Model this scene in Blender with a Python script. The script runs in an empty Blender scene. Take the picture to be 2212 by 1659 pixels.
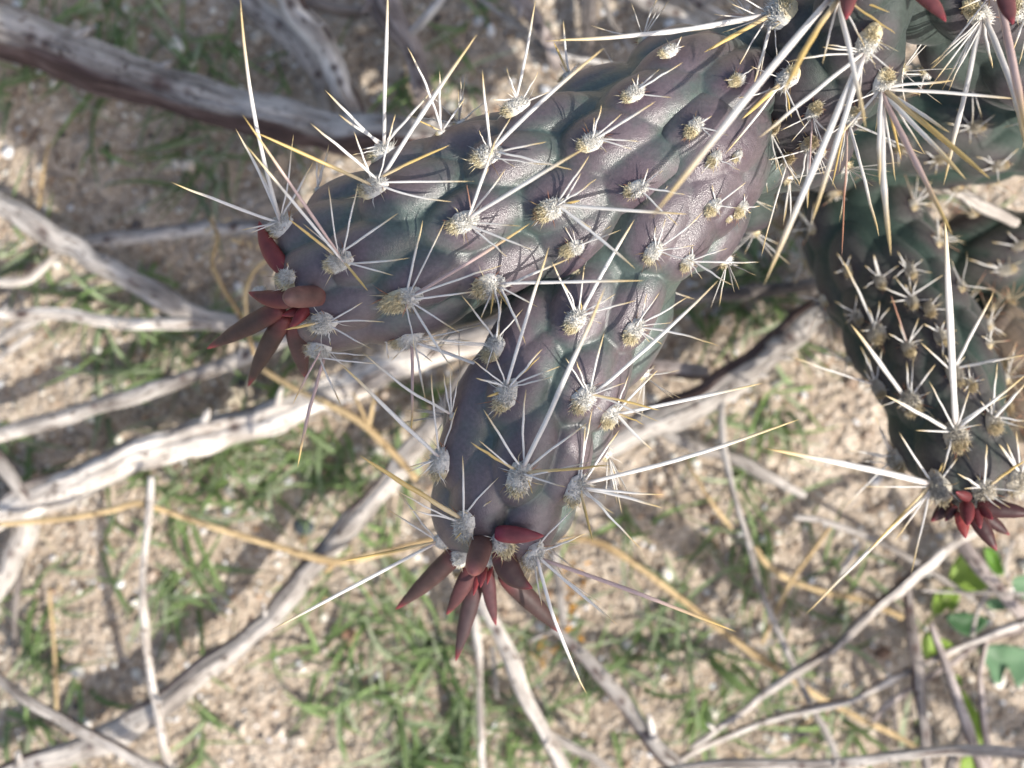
import bpy, math, random
import numpy as np
from mathutils import Vector

R = math.radians
rng = np.random.default_rng(7)
random.seed(7)

# ------------------------------------------------------------------ camera, sky, sun
scene = bpy.context.scene
CAM_H = 0.34            # camera height above the sand (m)
TAN = 0.375             # half width / distance
cd = bpy.data.cameras.new('camera')
cam = bpy.data.objects.new('camera', cd)
scene.collection.objects.link(cam)
cam.location = (0, 0, CAM_H)
cam.rotation_euler = (0, 0, 0)
cd.sensor_width = 36
cd.lens = 18 / TAN
cd.clip_start = 0.002
cd.clip_end = 500
cd.dof.use_dof = True
cd.dof.focus_distance = 0.229
cd.dof.aperture_fstop = 13.5
scene.camera = cam

SUN_EL, SUN_VEC = 47.0, (0.80, -0.60)          # towards the sun, on the ground plane
SUN_AZ = math.atan2(SUN_VEC[0], SUN_VEC[1])     # clockwise from +Y
world = bpy.data.worlds.new('World')
scene.world = world
world.use_nodes = True
wn = world.node_tree
wn.nodes.clear()
sky = wn.nodes.new('ShaderNodeTexSky')
sky.sky_type = 'NISHITA'
sky.sun_disc = False
sky.sun_elevation = R(SUN_EL)
sky.sun_rotation = SUN_AZ
sky.dust_density = 3.0
sky.ozone_density = 0.7
bg = wn.nodes.new('ShaderNodeBackground')
bg.inputs['Strength'].default_value = 0.15
wo = wn.nodes.new('ShaderNodeOutputWorld')
wn.links.new(sky.outputs[0], bg.inputs[0])
wn.links.new(bg.outputs[0], wo.inputs[0])
sl = bpy.data.lights.new('sun', 'SUN')
sl.energy = 3.9
sl.angle = R(0.53)
sl.color = (1.0, 0.955, 0.88)
so = bpy.data.objects.new('sun', sl)
scene.collection.objects.link(so)
so.location = (1, -1, 2)
e = R(SUN_EL)
sdir = Vector((SUN_VEC[0] * math.cos(e), SUN_VEC[1] * math.cos(e), math.sin(e)))
so.rotation_euler = sdir.to_track_quat('Z', 'Y').to_euler()
scene.view_settings.view_transform = 'Standard'
scene.view_settings.look = 'None'
scene.view_settings.exposure = 0.5
scene.view_settings.gamma = 1.0
scene.view_settings.use_curve_mapping = False

# ------------------------------------------------------------------ helpers
VW, VH = 2212.0, 1659.0     # the survey grid in which the photo was measured

def wz(z):
    return 2 * (CAM_H - z) * TAN

def P(x, y, z):
    """a surveyed direction and a real height above the sand -> point in space"""
    w = wz(z)
    return np.array([(x - VW / 2) / VW * w, (VH / 2 - y) / VW * w, z])

def L3(i, j, x, y):
    return (i * 737.33 + x / 3.0, j * 553.0 + y / 3.0)

def hash3(ix, iy, iz, seed):
    n = (ix.astype(np.int64) * 374761393 + iy.astype(np.int64) * 668265263 + iz.astype(np.int64) * 2147483647 + seed * 144665) & 0xFFFFFFFF
    n = (n ^ (n >> 13)) * 1274126177 & 0xFFFFFFFF
    n = (n ^ (n >> 16)) * 2246822519 & 0xFFFFFFFF
    n = n ^ (n >> 15)
    return (n & 0xFFFFFF) / float(0xFFFFFF) * 2 - 1

def noise3(p, seed=0):
    p = np.asarray(p, float)
    f = np.floor(p)
    t = p - f
    t = t * t * (3 - 2 * t)
    f = f.astype(np.int64)
    out = 0
    for dx in (0, 1):
        for dy in (0, 1):
            for dz in (0, 1):
                w = (t[..., 0] if dx else 1 - t[..., 0]) * (t[..., 1] if dy else 1 - t[..., 1]) * (t[..., 2] if dz else 1 - t[..., 2])
                out = out + w * hash3(f[..., 0] + dx, f[..., 1] + dy, f[..., 2] + dz, seed)
    return out

def fbm(p, octaves=3, seed=0):
    p = np.asarray(p, float)
    s, a = 0, 1.0
    for o in range(octaves):
        s = s + a * noise3(p * (2 ** o) + o * 17.3, seed + o)
        a *= 0.5
    return s

def ground_z(x, y):
    p = np.stack([np.asarray(x, float), np.asarray(y, float), np.zeros_like(np.asarray(x, float))], -1)
    fade = 1.0
    return (0.0022 * noise3(p * 22, 5) + 0.0011 * noise3(p * 60, 6) + 0.0005 * noise3(p * 170, 8)) * fade

def make_mesh(name, verts, faces, mats, cols=None, smooth=True, attrs=None, matidx=None):
    """faces: list of integer arrays, each (n, k)"""
    verts = np.asarray(verts, np.float32)
    me = bpy.data.meshes.new(name)
    faces = [np.asarray(f, np.int32) for f in faces if len(f)]
    nl = sum(f.size for f in faces)
    nf = sum(len(f) for f in faces)
    me.vertices.add(len(verts))
    me.vertices.foreach_set('co', verts.ravel())
    me.loops.add(nl)
    me.polygons.add(nf)
    me.loops.foreach_set('vertex_index', np.concatenate([f.ravel() for f in faces]))
    tot = np.concatenate([np.full(len(f), f.shape[1], np.int32) for f in faces])
    st = np.concatenate([[0], np.cumsum(tot)[:-1]]).astype(np.int32)
    me.polygons.foreach_set('loop_start', st)
    me.polygons.foreach_set('loop_total', tot)
    me.polygons.foreach_set('use_smooth', np.full(nf, bool(smooth)))
    if matidx is not None:
        me.polygons.foreach_set('material_index', np.asarray(matidx, np.int32))
    for m in (mats if isinstance(mats, (list, tuple)) else [mats]):
        me.materials.append(m)
    if cols is not None:
        a = me.attributes.new('Col', 'FLOAT_COLOR', 'POINT')
        c = np.ones((len(verts), 4), np.float32)
        c[:, :3] = cols
        a.data.foreach_set('color', c.ravel())
    for k, v in (attrs or {}).items():
        v = np.asarray(v, np.float32)
        if v.ndim == 1:
            a = me.attributes.new(k, 'FLOAT', 'POINT')
            a.data.foreach_set('value', v)
        else:
            a = me.attributes.new(k, 'FLOAT_VECTOR', 'POINT')
            a.data.foreach_set('vector', v.ravel())
    me.update(calc_edges=True)
    me.validate()
    return me

def link(name, me, parent=None, loc=(0, 0, 0), **props):
    o = bpy.data.objects.new(name, me)
    scene.collection.objects.link(o)
    o.parent = parent
    o.location = loc
    for k, v in props.items():
        if v is not None:
            o[k] = v
    return o

def catmull(pts, n):
    """pts (m, d) -> smooth (n, d), spaced evenly by the first 3 coordinates"""
    pts = np.asarray(pts, float)
    m = len(pts)
    e = np.vstack([2 * pts[0] - pts[1], pts, 2 * pts[-1] - pts[-2]])
    per = 24
    out = []
    for i in range(m - 1):
        p0, p1, p2, p3 = e[i], e[i + 1], e[i + 2], e[i + 3]
        t = np.linspace(0, 1, per, endpoint=False)[:, None]
        out.append(0.5 * (2 * p1 + (p2 - p0) * t + (2 * p0 - 5 * p1 + 4 * p2 - p3) * t ** 2 + (-p0 + 3 * p1 - 3 * p2 + p3) * t ** 3))
    out = np.vstack(out + [pts[-1:]])
    d = np.concatenate([[0], np.cumsum(np.linalg.norm(np.diff(out[:, :3], axis=0), axis=1))])
    s = np.linspace(0, d[-1], n)
    return np.stack([np.interp(s, d, out[:, k]) for k in range(out.shape[1])], 1), s

def frames(c):
    T = np.gradient(c, axis=0)
    T /= np.linalg.norm(T, axis=1)[:, None] + 1e-12
    up = np.array([0, 0, 1.0])
    U = up - (T @ up)[:, None] * T
    bad = np.linalg.norm(U, axis=1) < 0.05
    U[bad] = [0, 1, 0]
    U /= np.linalg.norm(U, axis=1)[:, None]
    S = np.cross(T, U)
    return T, U, S

def tube(c, r, k=6, dis=None, phase=0.0, squash=1.0):
    """closed tube round centres c with radii r; returns verts, faces, (s, angle)"""
    n = len(c)
    T, U, S = frames(c)
    th = np.linspace(0, 2 * np.pi, k, endpoint=False) + phase
    rr = np.repeat(np.asarray(r)[:, None], k, 1)
    if dis is not None:
        rr = rr * dis
    v = c[:, None, :] + rr[..., None] * (np.cos(th)[None, :, None] * U[:, None, :] * squash + np.sin(th)[None, :, None] * S[:, None, :])
    v = v.reshape(-1, 3)
    i = np.arange(n - 1)[:, None] * k
    j = np.arange(k)[None, :]
    j2 = (j + 1) % k
    q = np.stack([i + j, i + j2, i + k + j2, i + k + j], -1).reshape(-1, 4)
    v = np.vstack([v, c[:1], c[-1:]])
    a, b = n * k, n * k + 1
    jj = np.arange(k)
    t0 = np.stack([np.full(k, a), (jj + 1) % k, jj], -1)
    base = (n - 1) * k
    t1 = np.stack([np.full(k, b), base + jj, base + (jj + 1) % k], -1)
    s = np.concatenate([[0], np.cumsum(np.linalg.norm(np.diff(c, axis=0), axis=1))])
    return v, [q, np.vstack([t0, t1])], s, th

class Bag:
    """collects many small pieces of geometry into one mesh"""
    def __init__(self):
        self.v, self.q, self.t, self.c, self.n = [], [], [], [], 0
    def add(self, v, faces, col):
        for f in faces:
            f = np.asarray(f)
            (self.q if f.shape[1] == 4 else self.t).append(f + self.n)
        self.v.append(v)
        self.c.append(np.broadcast_to(np.asarray(col, float), (len(v), 3)))
        self.n += len(v)
    def mesh(self, name, mats, off=(0, 0, 0), smooth=True):
        f = []
        if self.q: f.append(np.vstack(self.q))
        if self.t: f.append(np.vstack(self.t))
        return make_mesh(name, np.vstack(self.v) - np.asarray(off), f, mats, np.vstack(self.c), smooth)

# ------------------------------------------------------------------ materials
def new_mat(name):
    m = bpy.data.materials.new(name)
    m.use_nodes = True
    nt = m.node_tree
    b = nt.nodes['Principled BSDF']
    return m, nt, b

def N(nt, t, **kw):
    n = nt.nodes.new(t)
    for k, v in kw.items():
        if k.startswith('i_'):
            n.inputs[k[2:].replace('_', ' ')].default_value = v
        else:
            setattr(n, k, v)
    return n

def ramp(nt, fac, stops):
    n = nt.nodes.new('ShaderNodeValToRGB')
    cr = n.color_ramp
    while len(cr.elements) < len(stops):
        cr.elements.new(0.5)
    for el, (p, c) in zip(cr.elements, stops):
        el.position = p
        el.color = (*c, 1) if len(c) == 3 else c
    nt.links.new(fac, n.inputs[0])
    return n.outputs[0]

def mixc(nt, fac, a, b, mode='MIX'):
    n = nt.nodes.new('ShaderNodeMix')
    n.data_type = 'RGBA'
    n.blend_type = mode
    if hasattr(fac, 'links') or hasattr(fac, 'is_linked'): nt.links.new(fac, n.inputs[0])
    else: n.inputs[0].default_value = fac
    for k, v in ((6, a), (7, b)):
        if isinstance(v, tuple): n.inputs[k].default_value = (*v, 1)
        else: nt.links.new(v, n.inputs[k])
    return n.outputs[2]

def mat_attr(name, rough=0.5, var=0.25, scale=900, sss=0.0, spec=0.4, bump=0.0, transl=0.0):
    """colour from the per-piece pigment attribute, broken up by noise"""
    m, nt, b = new_mat(name)
    at = N(nt, 'ShaderNodeAttribute', attribute_name='Col')
    tc = N(nt, 'ShaderNodeTexCoord')
    nz = N(nt, 'ShaderNodeTexNoise', i_Scale=scale, i_Detail=3.0)
    nt.links.new(tc.outputs['Object'], nz.inputs['Vector'])
    g = ramp(nt, nz.outputs['Fac'], [(0.25, (1 - var,) * 3), (0.75, (1 + var * 0.4,) * 3)])
    col = mixc(nt, 1.0, at.outputs['Color'], g, 'MULTIPLY')
    nt.links.new(col, b.inputs['Base Color'])
    b.inputs['Roughness'].default_value = rough
    b.inputs['Specular IOR Level'].default_value = spec
    if transl:
        tr = N(nt, 'ShaderNodeBsdfTranslucent')
        nt.links.new(col, tr.inputs['Color'])
        mx = N(nt, 'ShaderNodeMixShader')
        mx.inputs[0].default_value = transl
        nt.links.new(b.outputs[0], mx.inputs[1]); nt.links.new(tr.outputs[0], mx.inputs[2])
        nt.links.new(mx.outputs[0], nt.nodes['Material Output'].inputs[0])
    if bump:
        bp = N(nt, 'ShaderNodeBump', i_Strength=bump, i_Distance=0.0003)
        nt.links.new(nz.outputs['Fac'], bp.inputs['Height'])
        nt.links.new(bp.outputs[0], b.inputs['Normal'])
    return m

M_SPINE = mat_attr('spine_sheath', rough=0.38, var=0.12, scale=500, transl=0.18, spec=0.5)
M_TUFT = mat_attr('areole_wool', rough=0.85, var=0.2, bump=0.4, scale=2500, transl=0.2, spec=0.1)
M_LEAF = mat_attr('fleshy_leaf', rough=0.52, var=0.35, scale=420, spec=0.35, bump=0.5)
M_GRAIN = mat_attr('sand_grain', rough=0.45, var=0.3, scale=1500, spec=0.5)
M_GRASS = mat_attr('green_blade', rough=0.5, var=0.25, scale=120, transl=0.35, spec=0.35)
M_STONE = mat_attr('pebble_stone', rough=0.6, var=0.45, scale=400, spec=0.4, bump=0.5)

def mat_cactus(name, purple, green, ring, gain=1.0):
    m, nt, b = new_mat(name)
    tc = N(nt, 'ShaderNodeTexCoord')
    h = N(nt, 'ShaderNodeAttribute', attribute_name='ridge')
    rg = N(nt, 'ShaderNodeAttribute', attribute_name='ring')
    n1 = N(nt, 'ShaderNodeTexNoise', i_Scale=110.0, i_Detail=4.0, i_Roughness=0.6)
    n2 = N(nt, 'ShaderNodeTexNoise', i_Scale=45.0, i_Detail=2.0)
    n3 = N(nt, 'ShaderNodeTexVoronoi', i_Scale=5200.0)
    n4 = N(nt, 'ShaderNodeTexNoise', i_Scale=1500.0, i_Detail=2.0)
    for n in (n1, n2, n3, n4):
        nt.links.new(tc.outputs['Object'], n.inputs['Vector'])
    add = N(nt, 'ShaderNodeMath', operation='ADD')
    mul = N(nt, 'ShaderNodeMath', operation='MULTIPLY_ADD')
    mul.inputs[1].default_value = 1.6; mul.inputs[2].default_value = -0.8
    nt.links.new(n1.outputs['Fac'], mul.inputs[0])
    nt.links.new(h.outputs['Fac'], add.inputs[0]); nt.links.new(mul.outputs[0], add.inputs[1])
    c = ramp(nt, add.outputs[0], [(0.44, green), (0.88, purple)])
    c = mixc(nt, rg.outputs['Fac'], c, ring)
    g = ramp(nt, n2.outputs['Fac'], [(0.3, (0.82, 0.84, 0.84)), (0.7, (1.15, 1.12, 1.12))])
    c = mixc(nt, 1.0, c, g, 'MULTIPLY')
    sp = ramp(nt, n4.outputs['Fac'], [(0.35, (0.86,) * 3), (0.7, (1.16,) * 3)])
    c = mixc(nt, 1.0, c, sp, 'MULTIPLY')
    nt.links.new(c, b.inputs['Base Color'])
    b.inputs['Roughness'].default_value = 0.33
    b.inputs['Specular IOR Level'].default_value = 0.7
    b.inputs['Sheen Weight'].default_value = 0.12
    b.inputs['Sheen Roughness'].default_value = 0.4
    b1 = N(nt, 'ShaderNodeBump', i_Strength=0.3, i_Distance=0.00018)
    nt.links.new(n3.outputs['Distance'], b1.inputs['Height'])
    b2 = N(nt, 'ShaderNodeBump', i_Strength=0.12, i_Distance=0.001)
    nt.links.new(n1.outputs['Fac'], b2.inputs['Height']); nt.links.new(b1.outputs[0], b2.inputs['Normal'])
    nt.links.new(b2.outputs[0], b.inputs['Normal'])
    return m

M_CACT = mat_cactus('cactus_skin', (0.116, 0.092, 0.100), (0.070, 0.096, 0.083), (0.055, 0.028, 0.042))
M_CACT_SHADED = mat_cactus('shaded_cactus_skin', (0.066, 0.058, 0.062), (0.040, 0.054, 0.046), (0.040, 0.024, 0.030))  # darker copy of the skin; shade on the upper stems put into its colour
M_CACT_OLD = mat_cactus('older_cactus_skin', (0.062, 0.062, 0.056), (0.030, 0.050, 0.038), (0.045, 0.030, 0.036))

def mat_wood(name, light, mid, dark, streak=1.0, crack=0.35):
    m, nt, b = new_mat(name)
    at = N(nt, 'ShaderNodeAttribute', attribute_name='grain')
    mp = N(nt, 'ShaderNodeMapping')
    mp.inputs['Scale'].default_value = (60, 600, 600)
    nt.links.new(at.outputs['Vector'], mp.inputs[0])
    n1 = N(nt, 'ShaderNodeTexNoise', i_Scale=1.0, i_Detail=5.0, i_Roughness=0.65)
    nt.links.new(mp.outputs[0], n1.inputs['Vector'])
    mp2 = N(nt, 'ShaderNodeMapping')
    mp2.inputs['Scale'].default_value = (70, 190, 190)
    nt.links.new(at.outputs['Vector'], mp2.inputs[0])
    n2 = N(nt, 'ShaderNodeTexNoise', i_Scale=1.0, i_Detail=3.0)
    nt.links.new(mp2.outputs[0], n2.inputs['Vector'])
    c = ramp(nt, n1.outputs['Fac'], [(0.37, dark), (0.47, mid), (0.57, light)])
    c2 = ramp(nt, n2.outputs['Fac'], [(0.36, dark), (0.46, mid), (0.56, light)])
    c = mixc(nt, 0.5, c, c2)
    mp3 = N(nt, 'ShaderNodeMapping')
    mp3.inputs['Scale'].default_value = (95, 150, 150)
    nt.links.new(at.outputs['Vector'], mp3.inputs[0])
    n3 = N(nt, 'ShaderNodeTexNoise', i_Scale=1.0, i_Detail=2.0)
    nt.links.new(mp3.outputs[0], n3.inputs['Vector'])
    c = mixc(nt, 1.0, c, ramp(nt, n3.outputs['Fac'], [(0.36, (0.70, 0.68, 0.67)), (0.54, (1.08, 1.07, 1.06))]), 'MULTIPLY')
    mp4 = N(nt, 'ShaderNodeMapping')
    mp4.inputs['Scale'].default_value = (450, 900, 900)
    nt.links.new(at.outputs['Vector'], mp4.inputs[0])
    n4 = N(nt, 'ShaderNodeTexNoise', i_Scale=1.0, i_Detail=2.0)
    nt.links.new(mp4.outputs[0], n4.inputs['Vector'])
    c = mixc(nt, 1.0, c, ramp(nt, n4.outputs['Fac'], [(0.30, (0.30, 0.26, 0.24)), (0.40, (1, 1, 1))]), 'MULTIPLY')
    bk = N(nt, 'ShaderNodeAttribute', attribute_name='bark')
    barkc = ramp(nt, n1.outputs['Fac'], [(0.3, (0.030, 0.021, 0.019)), (0.52, (0.095, 0.060, 0.052)), (0.70, (0.22, 0.165, 0.145))])
    c = mixc(nt, bk.outputs['Fac'], c, barkc)
    nt.links.new(c, b.inputs['Base Color'])
    b.inputs['Roughness'].default_value = 0.75
    b.inputs['Specular IOR Level'].default_value = 0.25
    bp = N(nt, 'ShaderNodeBump', i_Strength=1.0, i_Distance=0.0014)
    nt.links.new(n1.outputs['Fac'], bp.inputs['Height'])
    nt.links.new(bp.outputs[0], b.inputs['Normal'])
    return m

W_GREY = mat_wood('weathered_grey_wood', (0.54, 0.50, 0.455), (0.36, 0.33, 0.30), (0.13, 0.11, 0.095))
W_WHITE = mat_wood('bleached_wood', (0.76, 0.71, 0.645), (0.56, 0.51, 0.455), (0.22, 0.18, 0.15))
W_PINK = mat_wood('pinkish_wood', (0.50, 0.435, 0.40), (0.32, 0.265, 0.24), (0.11, 0.085, 0.075))
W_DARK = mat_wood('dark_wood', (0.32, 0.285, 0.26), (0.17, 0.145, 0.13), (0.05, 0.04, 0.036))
W_STRAW = mat_wood('dry_straw', (0.66, 0.50, 0.28), (0.52, 0.38, 0.20), (0.30, 0.20, 0.10))

def mat_sand():
    m, nt, b = new_mat('desert_sand')
    tc = N(nt, 'ShaderNodeTexCoord')
    def nz(scale, detail=3.0):
        n = N(nt, 'ShaderNodeTexNoise', i_Scale=scale, i_Detail=detail)
        nt.links.new(tc.outputs['Object'], n.inputs['Vector'])
        return n
    big, mid, fine = nz(18.0), nz(190.0), nz(1100.0)
    vo = N(nt, 'ShaderNodeTexVoronoi', i_Scale=750.0)
    nt.links.new(tc.outputs['Object'], vo.inputs['Vector'])
    c = ramp(nt, fine.outputs['Fac'], [(0.28, (0.235, 0.185, 0.142)), (0.5, (0.455, 0.378, 0.298)), (0.72, (0.63, 0.55, 0.46))])
    cellc = ramp(nt, vo.outputs['Color'], [(0.1, (0.26, 0.205, 0.16)), (0.5, (0.49, 0.41, 0.325)), (0.95, (0.65, 0.585, 0.50))])
    c = mixc(nt, 0.5, c, cellc)
    g = ramp(nt, big.outputs['Fac'], [(0.3, (0.80, 0.78, 0.75)), (0.7, (1.1, 1.1, 1.1))])
    c = mixc(nt, 1.0, c, g, 'MULTIPLY')
    g = ramp(nt, mid.outputs['Fac'], [(0.3, (0.74, 0.70, 0.66)), (0.62, (1.1, 1.1, 1.1))])
    c = mixc(nt, 1.0, c, g, 'MULTIPLY')
    nt.links.new(c, b.inputs['Base Color'])
    b.inputs['Roughness'].default_value = 0.8
    b.inputs['Specular IOR Level'].default_value = 0.3
    b1 = N(nt, 'ShaderNodeBump', i_Strength=1.0, i_Distance=0.0009)
    nt.links.new(vo.outputs['Distance'], b1.inputs['Height'])
    b2 = N(nt, 'ShaderNodeBump', i_Strength=0.8, i_Distance=0.003)
    nt.links.new(mid.outputs['Fac'], b2.inputs['Height']); nt.links.new(b1.outputs[0], b2.inputs['Normal'])
    nt.links.new(b2.outputs[0], b.inputs['Normal'])
    return m
M_SAND = mat_sand()

for m_ in (M_CACT_SHADED, M_CACT_OLD):
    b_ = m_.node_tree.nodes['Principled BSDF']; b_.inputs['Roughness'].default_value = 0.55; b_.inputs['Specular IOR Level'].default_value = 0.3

# ------------------------------------------------------------------ ground
def axis_coords(inner, n, far):
    a = np.linspace(-inner, inner, n)
    st = a[1] - a[0]
    out = [inner]
    while out[-1] < far:
        st *= 1.25
        out.append(out[-1] + st)
    o = np.array(out[1:])
    return np.concatenate([-o[::-1], a, o])
gx = axis_coords(0.24, 330, 60)
gy = axis_coords(0.19, 262, 60)
X, Y = np.meshgrid(gx, gy)
Z = ground_z(X, Y)
far = np.clip((np.hypot(X, Y) - 0.35) / 1.0, 0, 1)
Z = Z + far * 0.02 * noise3(np.stack([X * 1.5, Y * 1.5, X * 0], -1), 33)
nx, ny = len(gx), len(gy)
ii = (np.arange(ny - 1)[:, None] * nx + np.arange(nx - 1)[None, :]).ravel()
quads = np.stack([ii, ii + 1, ii + nx + 1, ii + nx], -1)
link('sand_ground', make_mesh('sand_ground', np.stack([X, Y, Z], -1).reshape(-1, 3), [quads], M_SAND), kind='structure')

# loose grains of sand and grit
def icosa():
    t = (1 + 5 ** 0.5) / 2
    v = np.array([(-1, t, 0), (1, t, 0), (-1, -t, 0), (1, -t, 0), (0, -1, t), (0, 1, t), (0, -1, -t), (0, 1, -t), (t, 0, -1), (t, 0, 1), (-t, 0, -1), (-t, 0, 1)], float)
    v /= np.linalg.norm(v[0])
    f = np.array([(0, 11, 5), (0, 5, 1), (0, 1, 7), (0, 7, 10), (0, 10, 11), (1, 5, 9), (5, 11, 4), (11, 10, 2), (10, 7, 6), (7, 1, 8), (3, 9, 4), (3, 4, 2), (3, 2, 6), (3, 6, 8), (3, 8, 9), (4, 9, 5), (2, 4, 11), (6, 2, 10), (8, 6, 7), (9, 8, 1)])
    return v, f
def rand_rot(n):
    q = rng.normal(size=(n, 4)); q /= np.linalg.norm(q, axis=1)[:, None]
    w, x, y, z = q.T
    return np.stack([np.stack([1 - 2 * (y * y + z * z), 2 * (x * y - z * w), 2 * (x * z + y * w)], -1),
                     np.stack([2 * (x * y + z * w), 1 - 2 * (x * x + z * z), 2 * (y * z - x * w)], -1),
                     np.stack([2 * (x * z - y * w), 2 * (y * z + x * w), 1 - 2 * (x * x + y * y)], -1)], 1)
def scatter_grains(name, n, ax, ay, lo, hi, power, pal, label):
    iv, jf = icosa()
    px = rng.uniform(-ax, ax, n); py = rng.uniform(-ay, ay, n)
    r = lo + (hi - lo) * rng.random(n) ** power
    pz = ground_z(px, py) + r * rng.uniform(0.0, 0.5, n)
    sc = r[:, None] * rng.uniform(0.6, 1.2, (n, 3))
    v = iv[None] * (1 + rng.uniform(-0.25, 0.25, (n, 12, 1)))
    v = v * sc[:, None, :]
    v = np.einsum('nij,nkj->nki', rand_rot(n), v)
    v += np.stack([px, py, pz], -1)[:, None]
    pal = np.array(pal)
    ci = rng.choice(len(pal), n, p=pal[:, 3] / pal[:, 3].sum())
    col = np.minimum(pal[ci, :3], 0.75) * rng.uniform(0.75, 1.2, (n, 1))
    f = (jf[None] + (np.arange(n) * 12)[:, None, None]).reshape(-1, 3)
    me = make_mesh(name, v.reshape(-1, 3), [f], M_GRAIN, np.repeat(col, 12, 0), smooth=False)
    link(name, me, kind='stuff', label=label, category='sand')
PAL = [(0.46, 0.38, 0.295, 5), (0.60, 0.515, 0.415, 5.5), (0.77, 0.71, 0.62, 3.4), (0.30, 0.22, 0.16, 2.2), (0.40, 0.26, 0.16, 0.9), (0.82, 0.80, 0.76, 1.2), (0.10, 0.085, 0.08, 0.8)]
scatter_grains('coarse_sand', 30000, 0.165, 0.128, 0.00022, 0.00085, 2.0, PAL, 'tan, cream and brown grains of coarse sand covering the ground')
scatter_grains('desert_grit', 2600, 0.17, 0.13, 0.0007, 0.0021, 2.6, PAL, 'larger cream and rust pieces of grit strewn over the sand')

# ------------------------------------------------------------------ dead branches, twigs and straws
def branch_mesh(pts, wig, side_k, bark_side, knots, seed, off, ends, flat=0.9):
    """pts: (x, y, r, lift) in survey units and metres above the sand"""
    raw = []
    for (x, y, r, lift) in pts:
        z = lift
        p = P(x, y, z)
        rm = r / VW * wz(z)
        raw.append([p[0], p[1], z, rm])
    raw = np.array(raw)
    length = np.linalg.norm(np.diff(raw[:, :3], axis=0), axis=1).sum()
    n = int(np.clip(length / 0.0008, 14, 320))
    c, s = catmull(raw, n)
    r = c[:, 3].copy(); c = c[:, :3].copy()
    jit = np.stack([noise3(np.stack([s * 60, s * 0 + k * 9.1, s * 0 + seed], -1), seed) for k in range(3)], -1)
    jit2 = np.stack([noise3(np.stack([s * 200, s * 0 + k * 9.1, s * 0 + seed], -1), seed + 3) for k in range(3)], -1)
    c += (jit * 0.45 + jit2 * 0.18) * np.minimum(r, 0.0022)[:, None] * wig
    r *= 1 + 0.16 * wig * noise3(np.stack([s * 130, s * 0, s * 0 + seed], -1), seed + 9)
    tl = ends[1]
    r *= np.clip((s[-1] - s) / max(r[-1] * tl, 1e-5), 0.0, 1) ** 0.6 if tl else 1
    hl = ends[0]
    r *= np.clip(s / max(r[min(3, n - 1)] * hl, 1e-5), 0.0, 1) ** 0.6 if hl else 1
    r = np.maximum(r, 2e-5)
    k = int(side_k * 1.7)
    th = np.linspace(0, 2 * np.pi, k, endpoint=False)
    q = np.stack([np.repeat(s[:, None] * 50, k, 1), 2.2 * np.cos(th)[None] + 0 * s[:, None], 2.2 * np.sin(th)[None] + 0 * s[:, None]], -1)
    q2 = np.stack([np.repeat(s[:, None] * 35, k, 1), 6 * np.cos(th)[None] + 0 * s[:, None], 6 * np.sin(th)[None] + 0 * s[:, None]], -1)
    q3 = np.stack([np.repeat(s[:, None] * 90, k, 1), 11 * np.cos(th)[None] + 0 * s[:, None], 11 * np.sin(th)[None] + 0 * s[:, None]], -1)
    dis = 1 + 0.15 * wig * noise3(q + seed * 3.3, seed) + 0.12 * wig * noise3(q2 + seed, seed + 5) + 0.06 * wig * noise3(q3 + seed, seed + 6)
    v, f, ss, th2 = tube(c, r, k, dis, squash=flat)
    rr = np.repeat(r[:, None], k, 1)
    g = np.stack([np.repeat(s[:, None], k, 1), rr * np.cos(th)[None], rr * np.sin(th)[None]], -1).reshape(-1, 3)
    g = np.vstack([g, [[0, 0, 0]], [[s[-1], 0, 0]]]) + seed * 0.37
    # bark on one flank: (image-space direction of the flank, share)
    bark = np.zeros((n, k))
    if bark_side is not None:
        bx, by, amt = bark_side
        T, U, S = frames(c)
        d = np.array([bx, -by, 0.25]); d /= np.linalg.norm(d)
        nor = np.cos(th)[None, :, None] * U[:, None] + np.sin(th)[None, :, None] * S[:, None]
        w = nor @ d
        nn = noise3(q * np.array([1.6, 1, 1]) + 4, seed + 11) * 0.35
        bark = np.clip((w + nn - (1 - amt)) * 7, 0, 1)
    for (ks, kr) in knots:
        d2 = ((s / s[-1] - ks) * s[-1] / kr)[:, None] ** 2 + ((np.cos(th)[None] - 0.95) * np.maximum(r, 1e-6)[:, None] * 2.2 / kr) ** 2 + (np.sin(th)[None] * r[:, None] / kr) ** 2
        bark = np.maximum(bark, np.exp(-d2 * 1.2) * 1.2)
    bark = np.clip(bark, 0, 1)
    bark = np.concatenate([bark.ravel(), [0, 0]])
    return v, f, g, bark

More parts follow.
